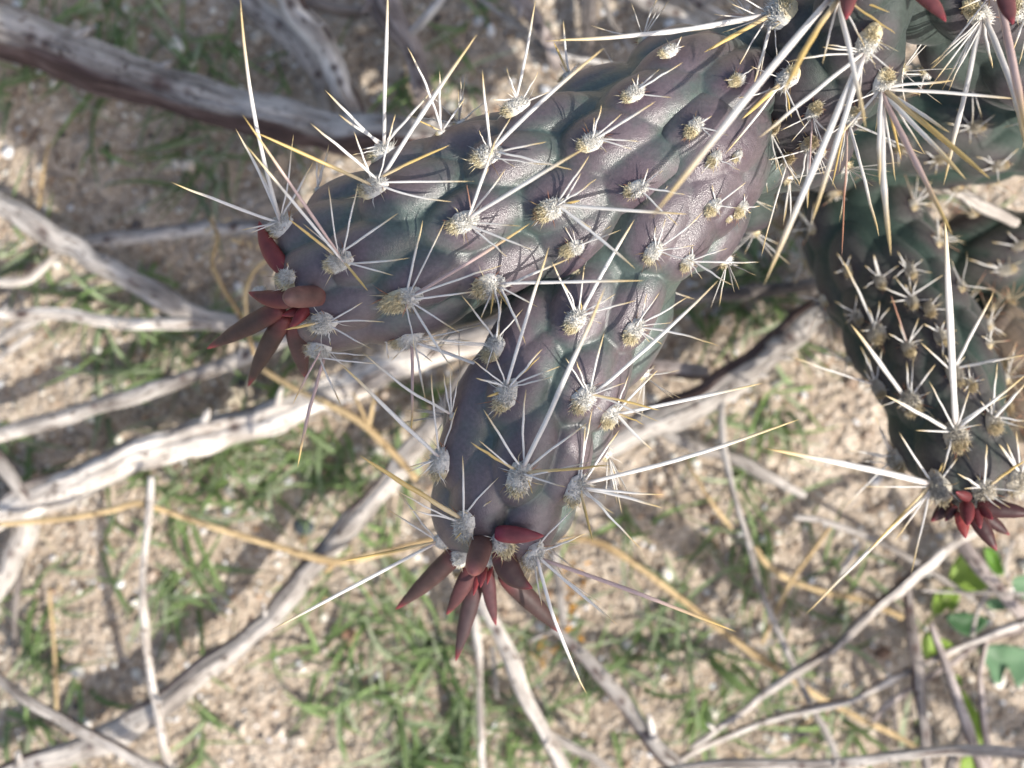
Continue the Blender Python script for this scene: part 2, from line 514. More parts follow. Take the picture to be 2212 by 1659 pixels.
def add_branch(name, label, cat, mat, pts, wig=1.0, k=14, bark=None, knots=(), group=None, ends=(0, 0), side=(), seed=None):
    seed = seed or (abs(hash_str(label)) % 900 + 3)
    rb = random.Random(seed)
    side = list(side); knots = list(knots)
    if cat == 'branch' and k >= 14:
        for _ in range(3): knots.append((rb.uniform(0.08, 0.92), rb.uniform(0.0006, 0.0013)))
        for _ in range(2 + (k > 20)):
            a = rb.randrange(len(pts) - 1); t = rb.random()
            bx, by, rr_, lf = [pts[a][q] * (1 - t) + pts[a + 1][q] * t for q in range(4)]
            dx, dy = pts[a + 1][0] - pts[a][0], pts[a + 1][1] - pts[a][1]
            dl = math.hypot(dx, dy); sg = rb.choice((-1, 1)); ln = rr_ * rb.uniform(1.15, 1.7)
            ox, oy = -dy / dl * sg + dx / dl * 0.7, dx / dl * sg + dy / dl * 0.7
            side.append(('side_stub', None, [(bx, by, rr_ * 0.28, lf + 0.001), (bx + ox * ln * 0.6, by + oy * ln * 0.6, rr_ * 0.22, lf + 0.002), (bx + ox * ln, by + oy * ln, rr_ * 0.12, lf + 0.0028)]))
    v, f, g, b = branch_mesh(pts, wig, k, bark, knots, seed, 0, ends)
    o = v[0].copy()
    me = make_mesh(name, v - o, f, mat, attrs={'grain': g, 'bark': b})
    ob = link(name, me, None, o, label=label, category=cat, group=group)
    for i, sp in enumerate(side):
        nm, sm, spts = sp
        v, f, g, b = branch_mesh(spts, wig, max(6, k - 4), None, (), seed + 31 + i, 0, (0, 3))
        link(nm, make_mesh(nm, v - o, f, sm or mat, attrs={'grain': g, 'bark': b}), ob)
    return ob

def hash_str(s):
    h = 7
    for ch in s: h = (h * 131 + ord(ch)) % 1000003
    return h

GB, GT, GS = 'dead branches lying over the sand', 'thin dead twigs', 'dry straw stems'
def br(label, mat, pts, **kw):
    kw.setdefault('group', GB)
    return add_branch('dead_branch', label, 'branch', mat, pts, **kw)
def tw(label, mat, pts, **kw):
    kw.setdefault('group', GT); kw.setdefault('k', 9)
    return add_branch('dead_twig', label, 'twig', mat, pts, **kw)
def st(label, pts, **kw):
    kw.setdefault('group', GS); kw.setdefault('k', 8); kw.setdefault('wig', 0.5)
    return add_branch('straw_stem', label, 'straw', W_STRAW, pts, **kw)

mm = 0.001
br('thick grey branch with red-brown bark entering at the upper left corner', W_GREY,
   [(-160, 15, 62, 14*mm), (0, 68, 58, 15*mm), (140, 120, 55, 16*mm), (267, 168, 50, 17*mm), (400, 208, 46, 18*mm), (520, 242, 44, 18*mm), (640, 268, 43, 18*mm), (760, 292, 42, 17*mm), (900, 300, 36, 15*mm), (1060, 310, 28, 13*mm)],
   k=30, bark=(-0.15, 1.0, 0.66), knots=((0.435, 0.0022), (0.45, 0.0014), (0.21, 0.0018), (0.235, 0.0015)), wig=0.7)
br('pale split branch leaning down from the top edge left of centre', W_WHITE,
   [(590, -60, 27, 24*mm), (632, 20, 27, 23*mm), (683, 80, 26, 21*mm), (725, 140, 25, 19*mm), (757, 205, 24, 16*mm), (785, 275, 22, 12*mm)], k=18, bark=(1, 0.1, 0.22))
br('grey branch beneath the pale split branch at the top edge', W_GREY,
   [(480, -60, 24, 10*mm), (545, 5, 26, 11*mm), (600, 62, 27, 11*mm), (650, 120, 24, 11*mm), (690, 190, 20, 9*mm), (712, 260, 16, 6*mm)], k=16)
br('pinkish knobbly branch at the top edge above the left cactus joint', W_PINK,
   [(800, -50, 30, 15*mm), (825, 15, 31, 15*mm), (850, 62, 28, 15*mm), (880, 105, 24, 14*mm), (905, 165, 21, 13*mm), (928, 225, 17, 11*mm), (950, 300, 14, 8*mm)], k=16,
   side=[('side_twig', W_WHITE, [(868, 92, 9, 15*mm), (905, 58, 9, 17*mm), (960, -5, 9, 20*mm), (985, -40, 8, 21*mm)])])
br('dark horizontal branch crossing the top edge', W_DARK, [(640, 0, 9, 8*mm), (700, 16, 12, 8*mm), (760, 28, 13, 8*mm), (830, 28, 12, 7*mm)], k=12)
br('pinkish branch at the top edge above the middle of the cactus', W_PINK,
   [(1100, -50, 18, 14*mm), (1130, 5, 19, 13*mm), (1163, 45, 18, 12*mm), (1187, 88, 15, 9*mm), (1205, 150, 12, 5*mm)], k=14)
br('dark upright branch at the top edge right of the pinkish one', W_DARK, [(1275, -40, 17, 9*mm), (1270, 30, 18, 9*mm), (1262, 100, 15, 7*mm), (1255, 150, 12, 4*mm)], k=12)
tw('thin grey twig hanging from the top edge beside the dark branch', W_GREY, [(1295, -20, 6, 9*mm), (1312, 30, 6, 9*mm), (1335, 65, 6, 8*mm), (1365, 110, 5, 7*mm)])
tw('short white splinter just above the joint of the left cactus arm', W_WHITE, [(1195, 108, 6, 16*mm), (1240, 124, 6.5, 16*mm), (1290, 133, 6, 16*mm), (1345, 146, 5, 15*mm)])
br('pale branch running behind the long spines at the top edge', W_WHITE, [(1330, -30, 14, 9*mm), (1400, 8, 15, 9*mm), (1474, 34, 15, 9*mm), (1525, 60, 15, 8*mm), (1590, 100, 15, 7*mm), (1680, 140, 13, 5*mm)], k=14)
br('white branch in the top edge nearest the right cactus stem', W_WHITE, [(1450, -50, 14, 15*mm), (1500, 0, 15, 15*mm), (1550, 32, 15, 14*mm), (1610, 75, 14, 12*mm)], k=14)
tw('thin twig slanting across the top edge between two pinkish branches', W_GREY, [(1010, -20, 6, 6*mm), (1070, 25, 6, 6*mm), (1120, 60, 6, 6*mm), (1160, 95, 5, 5*mm), (1230, 140, 5, 5*mm)])

br('grey forked branch coming in at the left edge and ending under the left tip', W_GREY,
   [(-60, 400, 20, 9*mm), (0, 446, 23, 9*mm), (60, 484, 25, 10*mm), (130, 528, 27, 10*mm), (200, 572, 27, 11*mm), (267, 605, 25, 11*mm), (333, 640, 24, 10*mm), (420, 676, 20, 9*mm), (520, 700, 18, 8*mm)], k=18)
br('grey horizontal branch behind the left tuft of spines', W_GREY, [(175, 525, 15, 8*mm), (250, 512, 17, 9*mm), (333, 505, 18, 9*mm), (440, 498, 16, 9*mm), (560, 492, 15, 8*mm), (680, 480, 13, 7*mm)], k=14)
tw('short pale curved twig at the left edge', W_WHITE, [(-30, 604, 9, 5*mm), (30, 607, 10, 5*mm), (70, 600, 10, 5*mm), (112, 565, 9, 5*mm), (135, 545, 7, 4*mm)])
br('white straight branch pointing at the left cactus tip', W_WHITE,
   [(-20, 672, 9, 12*mm), (50, 680, 12, 12*mm), (130, 683, 14, 12*mm), (220, 691, 15, 12*mm), (330, 697, 15, 12*mm), (440, 701, 15, 11*mm), (540, 706, 14, 9*mm), (640, 700, 12, 7*mm)], k=14,
   side=[('side_twig', W_GREY, [(95, 686, 9, 11*mm), (60, 698, 10, 10*mm), (20, 718, 10, 9*mm), (-20, 745, 9, 8*mm)])])
tw('grey twig slanting off the left edge below the white branch', W_GREY, [(72, 720, 7, 5*mm), (40, 742, 8, 5*mm), (10, 765, 8, 5*mm), (-30, 800, 7, 5*mm)])
br('smooth grey branch rising to the right toward the left tip', W_GREY,
   [(-60, 955, 16, 13*mm), (0, 938, 17, 13*mm), (133, 902, 17, 14*mm), (233, 873, 17, 15*mm), (320, 848, 16, 15*mm), (433, 806, 16, 15*mm), (540, 762, 15, 14*mm), (640, 722, 14, 12*mm), (760, 690, 12, 9*mm)], k=14, wig=0.6)
br('thick bleached branch running from the left edge under both cactus tips', W_WHITE,
   [(-120, 1165, 30, 12*mm), (0, 1112, 32, 12*mm), (90, 1070, 33, 13*mm), (200, 1022, 35, 14*mm), (310, 978, 36, 14*mm), (400, 950, 34, 15*mm), (500, 922, 33, 15*mm), (600, 888, 31, 15*mm), (700, 850, 30, 14*mm), (820, 805, 31, 13*mm), (930, 770, 30, 12*mm), (1060, 730, 26, 9*mm), (1180, 690, 20, 6*mm)],
   k=26, bark=(-0.5, -0.9, 0.10), knots=((0.49, 0.0015),), wig=1.1)
tw('short dark-tipped stick at the left edge beside the bleached branch', W_GREY, [(-30, 940, 13, 16*mm), (0, 992, 14, 15*mm), (35, 1042, 14, 15*mm), (72, 1090, 12, 14*mm)], bark=(1, 0.4, 0.5), k=12)
br('grey branch bending down the left edge from the bleached branch', W_GREY, [(85, 1075, 22, 8*mm), (60, 1110, 26, 8*mm), (40, 1170, 25, 8*mm), (15, 1230, 22, 8*mm), (-20, 1290, 20, 7*mm)], k=16)
tw('dark upright twig by the left edge below the grey bend', W_DARK, [(42, 1180, 6, 6*mm), (40, 1250, 7, 6*mm), (34, 1320, 7, 5*mm), (30, 1420, 6, 3*mm)])  # a twig's cast shadow, modelled as a dark solid strip
tw('slender white stick standing upright through the lower left', W_WHITE,
   [(327, 1030, 7, 22*mm), (322, 1106, 8, 23*mm), (313, 1173, 8, 24*mm), (308, 1240, 8, 24*mm), (308, 1306, 8.5, 24*mm), (314, 1406, 9, 23*mm), (333, 1523, 9.5, 22*mm), (363, 1659, 10, 20*mm), (380, 1730, 10, 19*mm)], k=10, wig=0.8,
   side=[('side_stub', W_WHITE, [(330, 1500, 5, 22*mm), (342, 1512, 4, 24*mm), (349, 1518, 2, 25*mm)])])
br('long grey branch rising from the bottom left corner to the middle', W_GREY,
   [(-60, 1710, 28, 10*mm), (50, 1662, 29, 11*mm), (140, 1628, 30, 12*mm), (216, 1596, 30, 12*mm), (300, 1553, 29, 13*mm), (370, 1504, 25, 13*mm), (450, 1445, 23, 14*mm), (533, 1380, 22, 14*mm), (600, 1312, 24, 15*mm), (665, 1240, 26, 15*mm), (737, 1163, 25, 15*mm), (800, 1090, 23, 14*mm), (850, 1030, 22, 13*mm), (905, 945, 21, 12*mm), (960, 860, 20, 10*mm), (1020, 790, 18, 8*mm)],
   k=22, bark=(-0.7, -0.7, 0.22), wig=0.9)
br('blue-grey stick crossing the bottom left corner', W_GREY,
   [(-60, 1420, 12, 24*mm), (0, 1466, 13, 24*mm), (66, 1512, 13, 25*mm), (150, 1562, 13.5, 25*mm), (233, 1606, 14, 25*mm), (310, 1650, 14, 24*mm), (400, 1700, 14, 23*mm)], k=12, bark=(1, -1, 0.12), wig=0.6)

tw('thin pale stick dropping below the lower cactus tip', W_WHITE, [(1020, 1270, 7, 14*mm), (1026, 1340, 8, 14*mm), (1034, 1423, 8, 14*mm), (1038, 1500, 8.5, 14*mm), (1042, 1580, 8.5, 14*mm), (1047, 1720, 9, 13*mm)], k=9)
br('white split branch running down from the lower cactus tip', W_WHITE,
   [(1010, 1230, 13, 16*mm), (1034, 1295, 14, 17*mm), (1065, 1360, 15, 18*mm), (1098, 1420, 16, 18*mm), (1130, 1478, 17, 18*mm), (1158, 1532, 16, 18*mm), (1185, 1590, 14, 18*mm), (1215, 1650, 14, 17*mm), (1250, 1720, 14, 16*mm)], k=18, bark=(-1, 0.4, 0.06), wig=1.0,
   side=[('side_twig', W_GREY, [(1180, 1580, 9, 17*mm), (1225, 1608, 9, 16*mm), (1270, 1635, 9, 15*mm), (1340, 1690, 8, 14*mm)])])
br('grey branch with black cracks at the bottom centre', W_GREY,
   [(1190, 1352, 9, 22*mm), (1225, 1388, 12, 23*mm), (1275, 1440, 14, 24*mm), (1320, 1492, 15, 25*mm), (1362, 1535, 15, 25*mm), (1400, 1580, 16, 26*mm), (1430, 1622, 17, 26*mm), (1480, 1680, 18, 26*mm)], k=16, bark=(-0.9, 0.6, 0.30), wig=1.0, knots=((0.35, 0.0008), (0.5, 0.001), (0.7, 0.0009)),
   side=[('side_twig', W_GREY, [(1200, 1362, 6, 22*mm), (1170, 1372, 6, 21*mm), (1137, 1388, 5, 20*mm)]), ('side_stub', W_WHITE, [(1424, 1618, 8, 26*mm), (1412, 1580, 8, 28*mm), (1403, 1538, 5, 30*mm)])])
tw('short grey stick upright right of the lower cactus tip', W_GREY, [(1196, 1190, 9, 13*mm), (1205, 1240, 9.5, 13*mm), (1211, 1290, 9, 13*mm), (1215, 1350, 8, 12*mm)])
tw('tiny grey twig between the two white sticks at the bottom', W_GREY, [(1063, 1395, 5, 6*mm), (1068, 1440, 5, 6*mm), (1074, 1510, 4, 5*mm)])

br('broad weathered branch slanting up to the right behind the lower joint', W_GREY,
   [(1200, 1020, 26, 15*mm), (1290, 972, 30, 16*mm), (1380, 926, 33, 17*mm), (1474, 882, 34, 18*mm), (1560, 832, 33, 18*mm), (1630, 782, 32, 18*mm), (1700, 722, 31, 18*mm), (1770, 668, 29, 17*mm), (1850, 610, 26, 14*mm)],
   k=26, bark=(-0.6, -0.9, 0.42), knots=((0.74, 0.0016),), wig=0.9,
   side=[('side_stub', W_WHITE, [(1660, 745, 8, 20*mm), (1680, 735, 12, 23*mm), (1702, 742, 9, 24*mm)])])
br('pale wood stub showing between the lower joint and the broad branch', W_PINK, [(1300, 812, 16, 12*mm), (1380, 800, 18, 12*mm), (1450, 802, 18, 12*mm), (1530, 808, 15, 10*mm)], k=14, bark=(0, 1, 0.3))
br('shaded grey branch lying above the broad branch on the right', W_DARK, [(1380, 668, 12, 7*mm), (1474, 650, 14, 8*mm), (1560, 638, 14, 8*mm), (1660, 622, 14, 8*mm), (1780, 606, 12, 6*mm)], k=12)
tw('long thin lilac-grey stem curving down the right of centre', W_GREY,
   [(1564, 840, 6, 20*mm), (1560, 900, 7, 21*mm), (1563, 960, 8, 21*mm), (1577, 1030, 7.5, 22*mm), (1597, 1106, 7, 22*mm), (1620, 1180, 7.5, 22*mm), (1638, 1262, 7.5, 22*mm), (1670, 1342, 8, 21*mm), (1707, 1423, 8, 20*mm), (1750, 1515, 8, 19*mm), (1790, 1590, 8, 18*mm), (1825, 1665, 8, 17*mm), (1850, 1720, 8, 16*mm)], k=9, wig=0.7)
tw('grey stick lying below the broad branch beside the right cactus', W_GREY, [(1440, 935, 12, 8*mm), (1520, 970, 14, 9*mm), (1590, 997, 14, 9*mm), (1660, 1028, 12, 9*mm), (1736, 1068, 8, 8*mm)], k=12)
tw('thin grey twig slanting below the right cactus joint', W_GREY, [(1718, 1115, 6, 18*mm), (1762, 1122, 7, 18*mm), (1810, 1137, 7, 18*mm), (1860, 1155, 6.5, 17*mm), (1910, 1178, 6, 16*mm), (1990, 1222, 5.5, 14*mm), (2060, 1266, 5.5, 12*mm), (2150, 1332, 5, 10*mm)])
tw('pale rough twig rising to the right cactus tip', W_WHITE,
   [(1495, 1618, 6, 24*mm), (1540, 1578, 8, 24*mm), (1584, 1545, 8, 25*mm), (1640, 1503, 8, 25*mm), (1700, 1461, 8, 26*mm), (1760, 1428, 8.5, 27*mm), (1807, 1398, 8.5, 28*mm), (1850, 1355, 9, 28*mm), (1900, 1308, 10, 29*mm), (1957, 1262, 13, 29*mm), (2014, 1214, 13, 28*mm), (2060, 1178, 10, 26*mm), (2120, 1140, 9, 22*mm)],
   k=12, wig=1.3, bark=(-0.7, -0.7, 0.20), side=[('side_stub', W_WHITE, [(1583, 1544, 5, 25*mm), (1588, 1558, 4, 26*mm), (1590, 1566, 2, 26*mm)]), ('side_stub', W_WHITE, [(1545, 1578, 6, 25*mm), (1532, 1568, 4, 26*mm), (1526, 1562, 2, 26*mm)])])
tw('second pale rough twig low across the bottom right', W_WHITE,
   [(1440, 1655, 8, 19*mm), (1500, 1622, 8, 20*mm), (1574, 1590, 8, 20*mm), (1640, 1563, 8, 21*mm), (1707, 1543, 8, 22*mm), (1775, 1526, 8, 22*mm), (1835, 1512, 8, 22*mm), (1890, 1480, 8, 23*mm), (1940, 1456, 8, 23*mm), (2000, 1428, 8, 23*mm), (2060, 1400, 8.5, 24*mm), (2140, 1368, 9, 24*mm), (2240, 1335, 9, 24*mm)], k=11, wig=1.1, bark=(-0.4, -0.9, 0.22))
tw('thin grey twig running beside the low pale twig to the right edge', W_PINK, [(1882, 1560, 5, 14*mm), (1905, 1530, 6, 15*mm), (1940, 1502, 6, 16*mm), (2000, 1465, 6, 17*mm), (2060, 1428, 6.5, 18*mm), (2120, 1385, 7, 18*mm), (2230, 1350, 8, 18*mm)])
br('dark split stem hanging down from the rough twig on the right', W_DARK,
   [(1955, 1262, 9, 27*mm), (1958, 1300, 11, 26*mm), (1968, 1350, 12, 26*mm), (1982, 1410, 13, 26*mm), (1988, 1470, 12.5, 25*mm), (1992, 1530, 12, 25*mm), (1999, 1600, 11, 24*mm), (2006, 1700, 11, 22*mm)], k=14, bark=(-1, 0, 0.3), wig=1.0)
tw('purplish upright stem crossing the low twigs near the right edge', W_PINK, [(2012, 1345, 5, 26*mm), (2022, 1380, 8, 26*mm), (2040, 1425, 9, 26*mm), (2056, 1470, 9, 26*mm), (2074, 1523, 11, 26*mm), (2092, 1570, 13, 25*mm), (2118, 1640, 14, 24*mm), (2140, 1700, 14, 22*mm)], k=12, bark=(-1, 0, 0.4))
tw('dark purplish side stem in the bottom right corner', W_DARK, [(2092, 1560, 9, 16*mm), (2072, 1600, 11, 16*mm), (2050, 1650, 12, 15*mm), (2040, 1710, 12, 14*mm)], k=12)
tw('wavy upright twig against the blue-green leaves at the right', W_PINK, [(2132, 1375, 6, 20*mm), (2124, 1410, 7, 20*mm), (2117, 1456, 7.5, 20*mm), (2119, 1510, 8, 20*mm), (2124, 1556, 8, 20*mm), (2134, 1610, 9, 19*mm), (2140, 1680, 9, 18*mm)], bark=(-1, 0, 0.35))
br('long grooved grey stick lying along the bottom edge at right', W_GREY,
   [(1420, 1668, 9, 36*mm), (1520, 1654, 10, 37*mm), (1640, 1653, 11, 38*mm), (1774, 1655, 11, 38*mm), (1860, 1648, 11, 38*mm), (1940, 1636, 11, 38*mm), (2000, 1627, 11, 38*mm), (2060, 1621, 11, 38*mm), (2140, 1622, 11, 38*mm), (2240, 1628, 11, 37*mm), (2320, 1630, 10, 36*mm)], k=14, bark=(0, 0.1, 0.04), wig=0.8)
tw('short bent twig above the blue-green leaves', W_GREY, [(2142, 1268, 5, 16*mm), (2122, 1300, 5.5, 16*mm), (2106, 1336, 5.5, 16*mm), (2100, 1378, 5, 14*mm)])
br('thick grey-brown stem beside the yellow-green leaf', W_PINK, [(2070, 1150, 12, 16*mm), (2092, 1186, 14, 17*mm), (2134, 1238, 15, 18*mm), (2175, 1285, 14, 18*mm), (2220, 1335, 14, 17*mm), (2280, 1390, 13, 15*mm)], k=14)
tw('small loose splinter above the tan straws', W_GREY, [(1866, 1168, 5, 17*mm), (1842, 1200, 6.5, 17*mm), (1824, 1226, 6, 17*mm), (1814, 1250, 3, 16*mm)], ends=(3, 3))
tw('thin twig at the right edge below the red leaves', W_WHITE, [(2188, 1165, 5, 20*mm), (2178, 1190, 5, 20*mm), (2172, 1225, 5, 19*mm), (2185, 1260, 4, 17*mm)])
tw('short dark upright twig under the low pale twigs', W_DARK, [(1930, 1465, 6, 9*mm), (1930, 1510, 7, 9*mm), (1936, 1575, 5, 7*mm)])

tw('short bleached stick lying between the shaded green joints at the right', W_WHITE, [(2030, 396, 11, 48*mm), (2075, 418, 14, 48*mm), (2125, 448, 15, 48*mm), (2190, 486, 12, 47*mm)], k=11)

tw('thin horizontal twig passing behind the yellow-green leaf', W_GREY, [(1990, 1276, 2.5, 24*mm), (2060, 1279, 3, 24*mm), (2140, 1281, 3.5, 24*mm), (2240, 1284, 3.5, 24*mm)])

st('long golden straw lying across the lower left', [(-40, 1136, 5, 20*mm), (60, 1128, 6, 20*mm), (166, 1117, 6.5, 21*mm), (240, 1102, 7, 21*mm), (300, 1088, 8, 21*mm), (370, 1108, 7, 21*mm), (500, 1152, 8, 22*mm), (620, 1188, 8, 22*mm), (720, 1213, 9, 22*mm), (830, 1194, 8, 21*mm), (940, 1166, 8, 20*mm), (1060, 1140, 7, 18*mm)],
   side=[('side_twig', W_STRAW, [(722, 1213, 6, 22*mm), (712, 1228, 6, 21*mm), (696, 1240, 4, 20*mm)])])
st('golden straw below the left tip crossing toward the lower joint', [(545, 785, 5, 18*mm), (600, 818, 6, 19*mm), (660, 850, 7, 20*mm), (737, 886, 8, 21*mm), (785, 916, 8, 21*mm), (817, 946, 8, 21*mm), (850, 980, 8, 21*mm), (880, 1012, 8, 21*mm), (898, 1034, 9, 20*mm)],
   side=[('side_twig', W_STRAW, [(795, 922, 4, 21*mm), (780, 885, 4, 23*mm), (760, 845, 3, 24*mm)]), ('side_twig', W_STRAW, [(797, 922, 4, 21*mm), (805, 880, 4, 23*mm), (815, 840, 3, 24*mm)])])
st('tan straw running from the lower tip to the bottom right', [(1180, 1165, 5, 12*mm), (1260, 1164, 6, 12*mm), (1318, 1184, 8, 12*mm), (1400, 1240, 7, 12*mm), (1480, 1300, 7, 11*mm), (1550, 1356, 7.5, 11*mm), (1630, 1415, 8, 10*mm), (1700, 1462, 7.5, 10*mm), (1790, 1516, 7, 9*mm), (1860, 1552, 7.5, 9*mm), (1930, 1586, 6, 8*mm), (1995, 1622, 5, 8*mm)])
st('curly straw stem hanging left of the left cactus tip', [(452, 470, 3, 30*mm), (470, 510, 4, 31*mm), (458, 566, 5, 31*mm), (474, 610, 5.5, 31*mm), (500, 653, 5.5, 30*mm), (522, 692, 5.5, 29*mm), (538, 730, 5, 28*mm), (550, 768, 4, 26*mm)])
st('golden arc of straw tucked against the left cactus tip', [(600, 548, 4, 34*mm), (573, 563, 5, 34*mm), (545, 590, 5, 34*mm), (529, 632, 5.5, 33*mm), (530, 686, 5, 31*mm), (528, 715, 4, 30*mm)])
st('short upright straw in the bare sand at the left', [(105, 308, 2.5, 8*mm), (96, 350, 3, 7*mm), (89, 400, 3.5, 5*mm), (83, 450, 3.5, 3*mm)])
st('pale upright straw near the left edge in the green sprouts', [(106, 1270, 3, 7*mm), (113, 1350, 4, 7*mm), (118, 1430, 4, 6*mm), (122, 1535, 3.5, 5*mm)])
st('bent golden straw among the twigs below the right joint', [(1630, 1180, 5, 9*mm), (1650, 1212, 7, 9*mm), (1688, 1244, 7, 8*mm), (1740, 1266, 6.5, 8*mm), (1800, 1284, 7, 8*mm), (1870, 1300, 6.5, 8*mm), (1950, 1334, 6, 7*mm)])
st('tan straw leaning from upper right to lower left across the golden one', [(1800, 1128, 4.5, 15*mm), (1755, 1192, 5, 15*mm), (1705, 1262, 5, 14*mm), (1668, 1338, 4.5, 12*mm), (1645, 1390, 4, 9*mm)])
st('straight thin straw in the sand right of the lilac-grey stem', [(1480, 985, 3, 9*mm), (1510, 1040, 4, 9*mm), (1545, 1095, 4, 9*mm), (1580, 1140, 3.5, 7*mm)])

# ------------------------------------------------------------------ grass sprouts
G_PATCH = [  # x, y, spread x, spread y, count, bend direction
 (300, 60, 110, 55, 120), (430, 110, 45, 40, 50), (55, 185, 55, 30, 45), (70, 15, 60, 15, 26), (200, 15, 50, 25, 30), (640, 150, 50, 40, 34), (575, 215, 35, 25, 22),
 (420, 320, 30, 60, 36), (330, 310, 60, 15, 18), (440, 395, 40, 25, 24), (235, 600, 60, 30, 40), (330, 640, 90, 60, 60), (370, 760, 90, 40, 70), (300, 800, 60, 20, 26), (60, 560, 50, 20, 20), (200, 920, 80, 25, 30),
 (520, 1010, 120, 60, 170), (640, 1000, 60, 50, 60), (420, 1060, 50, 30, 34), (395, 1235, 60, 40, 90), (250, 1240, 60, 25, 24), (80, 1350, 40, 45, 50), (150, 1430, 45, 35, 30), (45, 960, 40, 20, 16), (60, 1010, 25, 50, 20),
 (930, 1440, 70, 45, 120), (960, 1540, 90, 60, 120), (850, 1610, 80, 40, 60), (700, 1480, 50, 40, 40), (600, 1430, 50, 30, 24), (740, 1330, 50, 50, 34), (700, 1250, 30, 25, 20), (430, 1540, 45, 60, 34), (10, 1560, 25, 50, 20),
 (1260, 1620, 60, 35, 60), (1430, 1470, 60, 40, 60), (1340, 1440, 50, 35, 44), (1180, 1380, 40, 50, 34), (1440, 1370, 50, 40, 24), (1380, 1110, 60, 40, 16),
 (960, 150, 40, 55, 30), (1000, 30, 50, 25, 20), (860, 250, 25, 30, 14), (1600, 500, 40, 45, 34), (1560, 560, 50, 40, 30), (1640, 640, 30, 50, 26), (1700, 580, 40, 30, 20), (1620, 700, 60, 30, 20),
 (1600, 905, 60, 30, 34), (1590, 1010, 30, 60, 26), (1650, 1090, 30, 40, 24), (1660, 870, 40, 25, 18), (1640, 1190, 35, 40, 22), (1560, 1240, 60, 40, 26), (1820, 1270, 40, 40, 22), (1490, 1430, 50, 30, 20), (1720, 1400, 60, 30, 24), (1590, 1560, 60, 35, 24), (1800, 1540, 60, 40, 28), (1480, 1330, 40, 25, 18),
 (760, 980, 50, 60, 50), (880, 900, 60, 40, 24), (850, 1180, 60, 30, 30), (880, 1290, 50, 40, 30), (1080, 1620, 60, 30, 30), (2100, 450, 60, 30, 20), (640, 690, 60, 40, 30), (640, 800, 60, 40, 30), (1950, 1600, 60, 40, 20)]
bag = Bag()
bladeC = np.array([(0.15, 0.215, 0.08), (0.17, 0.25, 0.09), (0.14, 0.19, 0.085), (0.22, 0.28, 0.15), (0.29, 0.33, 0.21)])
for (px, py, sx, sy, cnt) in G_PATCH:
    ntuft = max(2, cnt // 7)
    tuft_c = [(px + rng.normal() * sx, py + rng.normal() * sy) for _ in range(ntuft)]
    for bidx in range(int(cnt * 0.45)):
        cx, cy = tuft_c[rng.integers(ntuft)]
        x, y = cx + rng.normal() * 19, cy + rng.normal() * 19
        p0 = P(x, y, 0.0); p0[2] = float(ground_z(p0[0], p0[1]))
        ln = rng.uniform(0.006, 0.023)
        a = rng.uniform(0, 2 * np.pi) if rng.random() < 0.55 else R(-95) + rng.normal() * 0.7
        d = np.array([math.cos(a), math.sin(a), 0.0])
        el = rng.uniform(0.25, 1.0)
        t = np.linspace(0, 1, 7)[:, None]
        side = np.array([-d[1], d[0], 0])
        bend = rng.normal() * 0.42
        c = p0 + d * ln * (t ** 1.1) * math.cos(el * 0.9) + np.array([0, 0, 1]) * ln * (t * math.sin(el) * 1.1 - 0.75 * t ** 2 * el * 0.8) + side * ln * bend * t ** 2
        c[:, 2] = np.maximum(c[:, 2], p0[2] + 0.0002)
        w = rng.uniform(0.00030, 0.00078) * (1 - 0.85 * t[:, 0] ** 2.0)
        Tg = np.gradient(c, axis=0); Tg /= np.linalg.norm(Tg, axis=1)[:, None]
        sd = np.cross(Tg, [0, 0, 1.0]); sd /= np.linalg.norm(sd, axis=1)[:, None] + 1e-9
        up = np.cross(sd, Tg)
        v = np.stack([c + sd * w[:, None], c - up * w[:, None] * 0.6, c - sd * w[:, None]], 1).reshape(-1, 3)
        i = np.arange(6)[:, None] * 3 + np.arange(2)[None]
        q = np.stack([i, i + 1, i + 4, i + 3], -1).reshape(-1, 4)
        bag.add(v, [q], bladeC[rng.integers(5)] * rng.uniform(0.95, 1.7))
link('grass', bag.mesh('grass', M_GRASS), kind='stuff', label='short green grass-like sprouts growing in patches from the sand', category='grass')

# dry litter: little chips of bark and husk pressed into the sand
bag = Bag()
for _ in range(420):
    x, y = rng.uniform(-100, 2312), rng.uniform(-80, 1740)
    p0 = P(x, y, 0); a = rng.uniform(0, np.pi)
    ln = rng.uniform(0.0012, 0.006) * (0.4 + rng.random())
    d = np.array([math.cos(a), math.sin(a), rng.normal() * 0.15])
    p0[2] = float(ground_z(p0[0], p0[1])) + 0.0007
    c = p0 + d * ln * np.linspace(-0.5, 0.5, 4)[:, None] + rng.normal(size=(4, 3)) * 0.00015
    v, f, _, _ = tube(c, np.array([0.5, 1, 0.9, 0.3]) * rng.uniform(0.00012, 0.00045), 5)
    bag.add(v, f, np.array([(0.55, 0.42, 0.26), (0.40, 0.34, 0.30), (0.18, 0.12, 0.09), (0.62, 0.56, 0.50)][rng.integers(4)]) * rng.uniform(0.8, 1.15))
for _ in range(170):
    x, y = rng.uniform(-100, 2312), rng.uniform(-80, 1740)
    p0 = P(x, y, 0); a = rng.uniform(0, np.pi); p0[2] = float(ground_z(p0[0], p0[1])) + 0.0009
    ln = rng.uniform(0.006, 0.016); d = np.array([math.cos(a), math.sin(a), rng.normal() * 0.06])
    c = p0 + d * ln * np.linspace(-0.5, 0.5, 5)[:, None]
    v, f, _, _ = tube(c, np.array([0.5, 1, 1, 0.7, 0.1]) * 0.00022, 5)
    bag.add(v, f, np.array((0.62, 0.54, 0.40)) * rng.uniform(0.7, 1.1))
link('plant_litter', bag.mesh('plant_litter', M_TUFT), kind='stuff', label='tiny tan and brown chips of dry plant litter on the sand', category='litter')

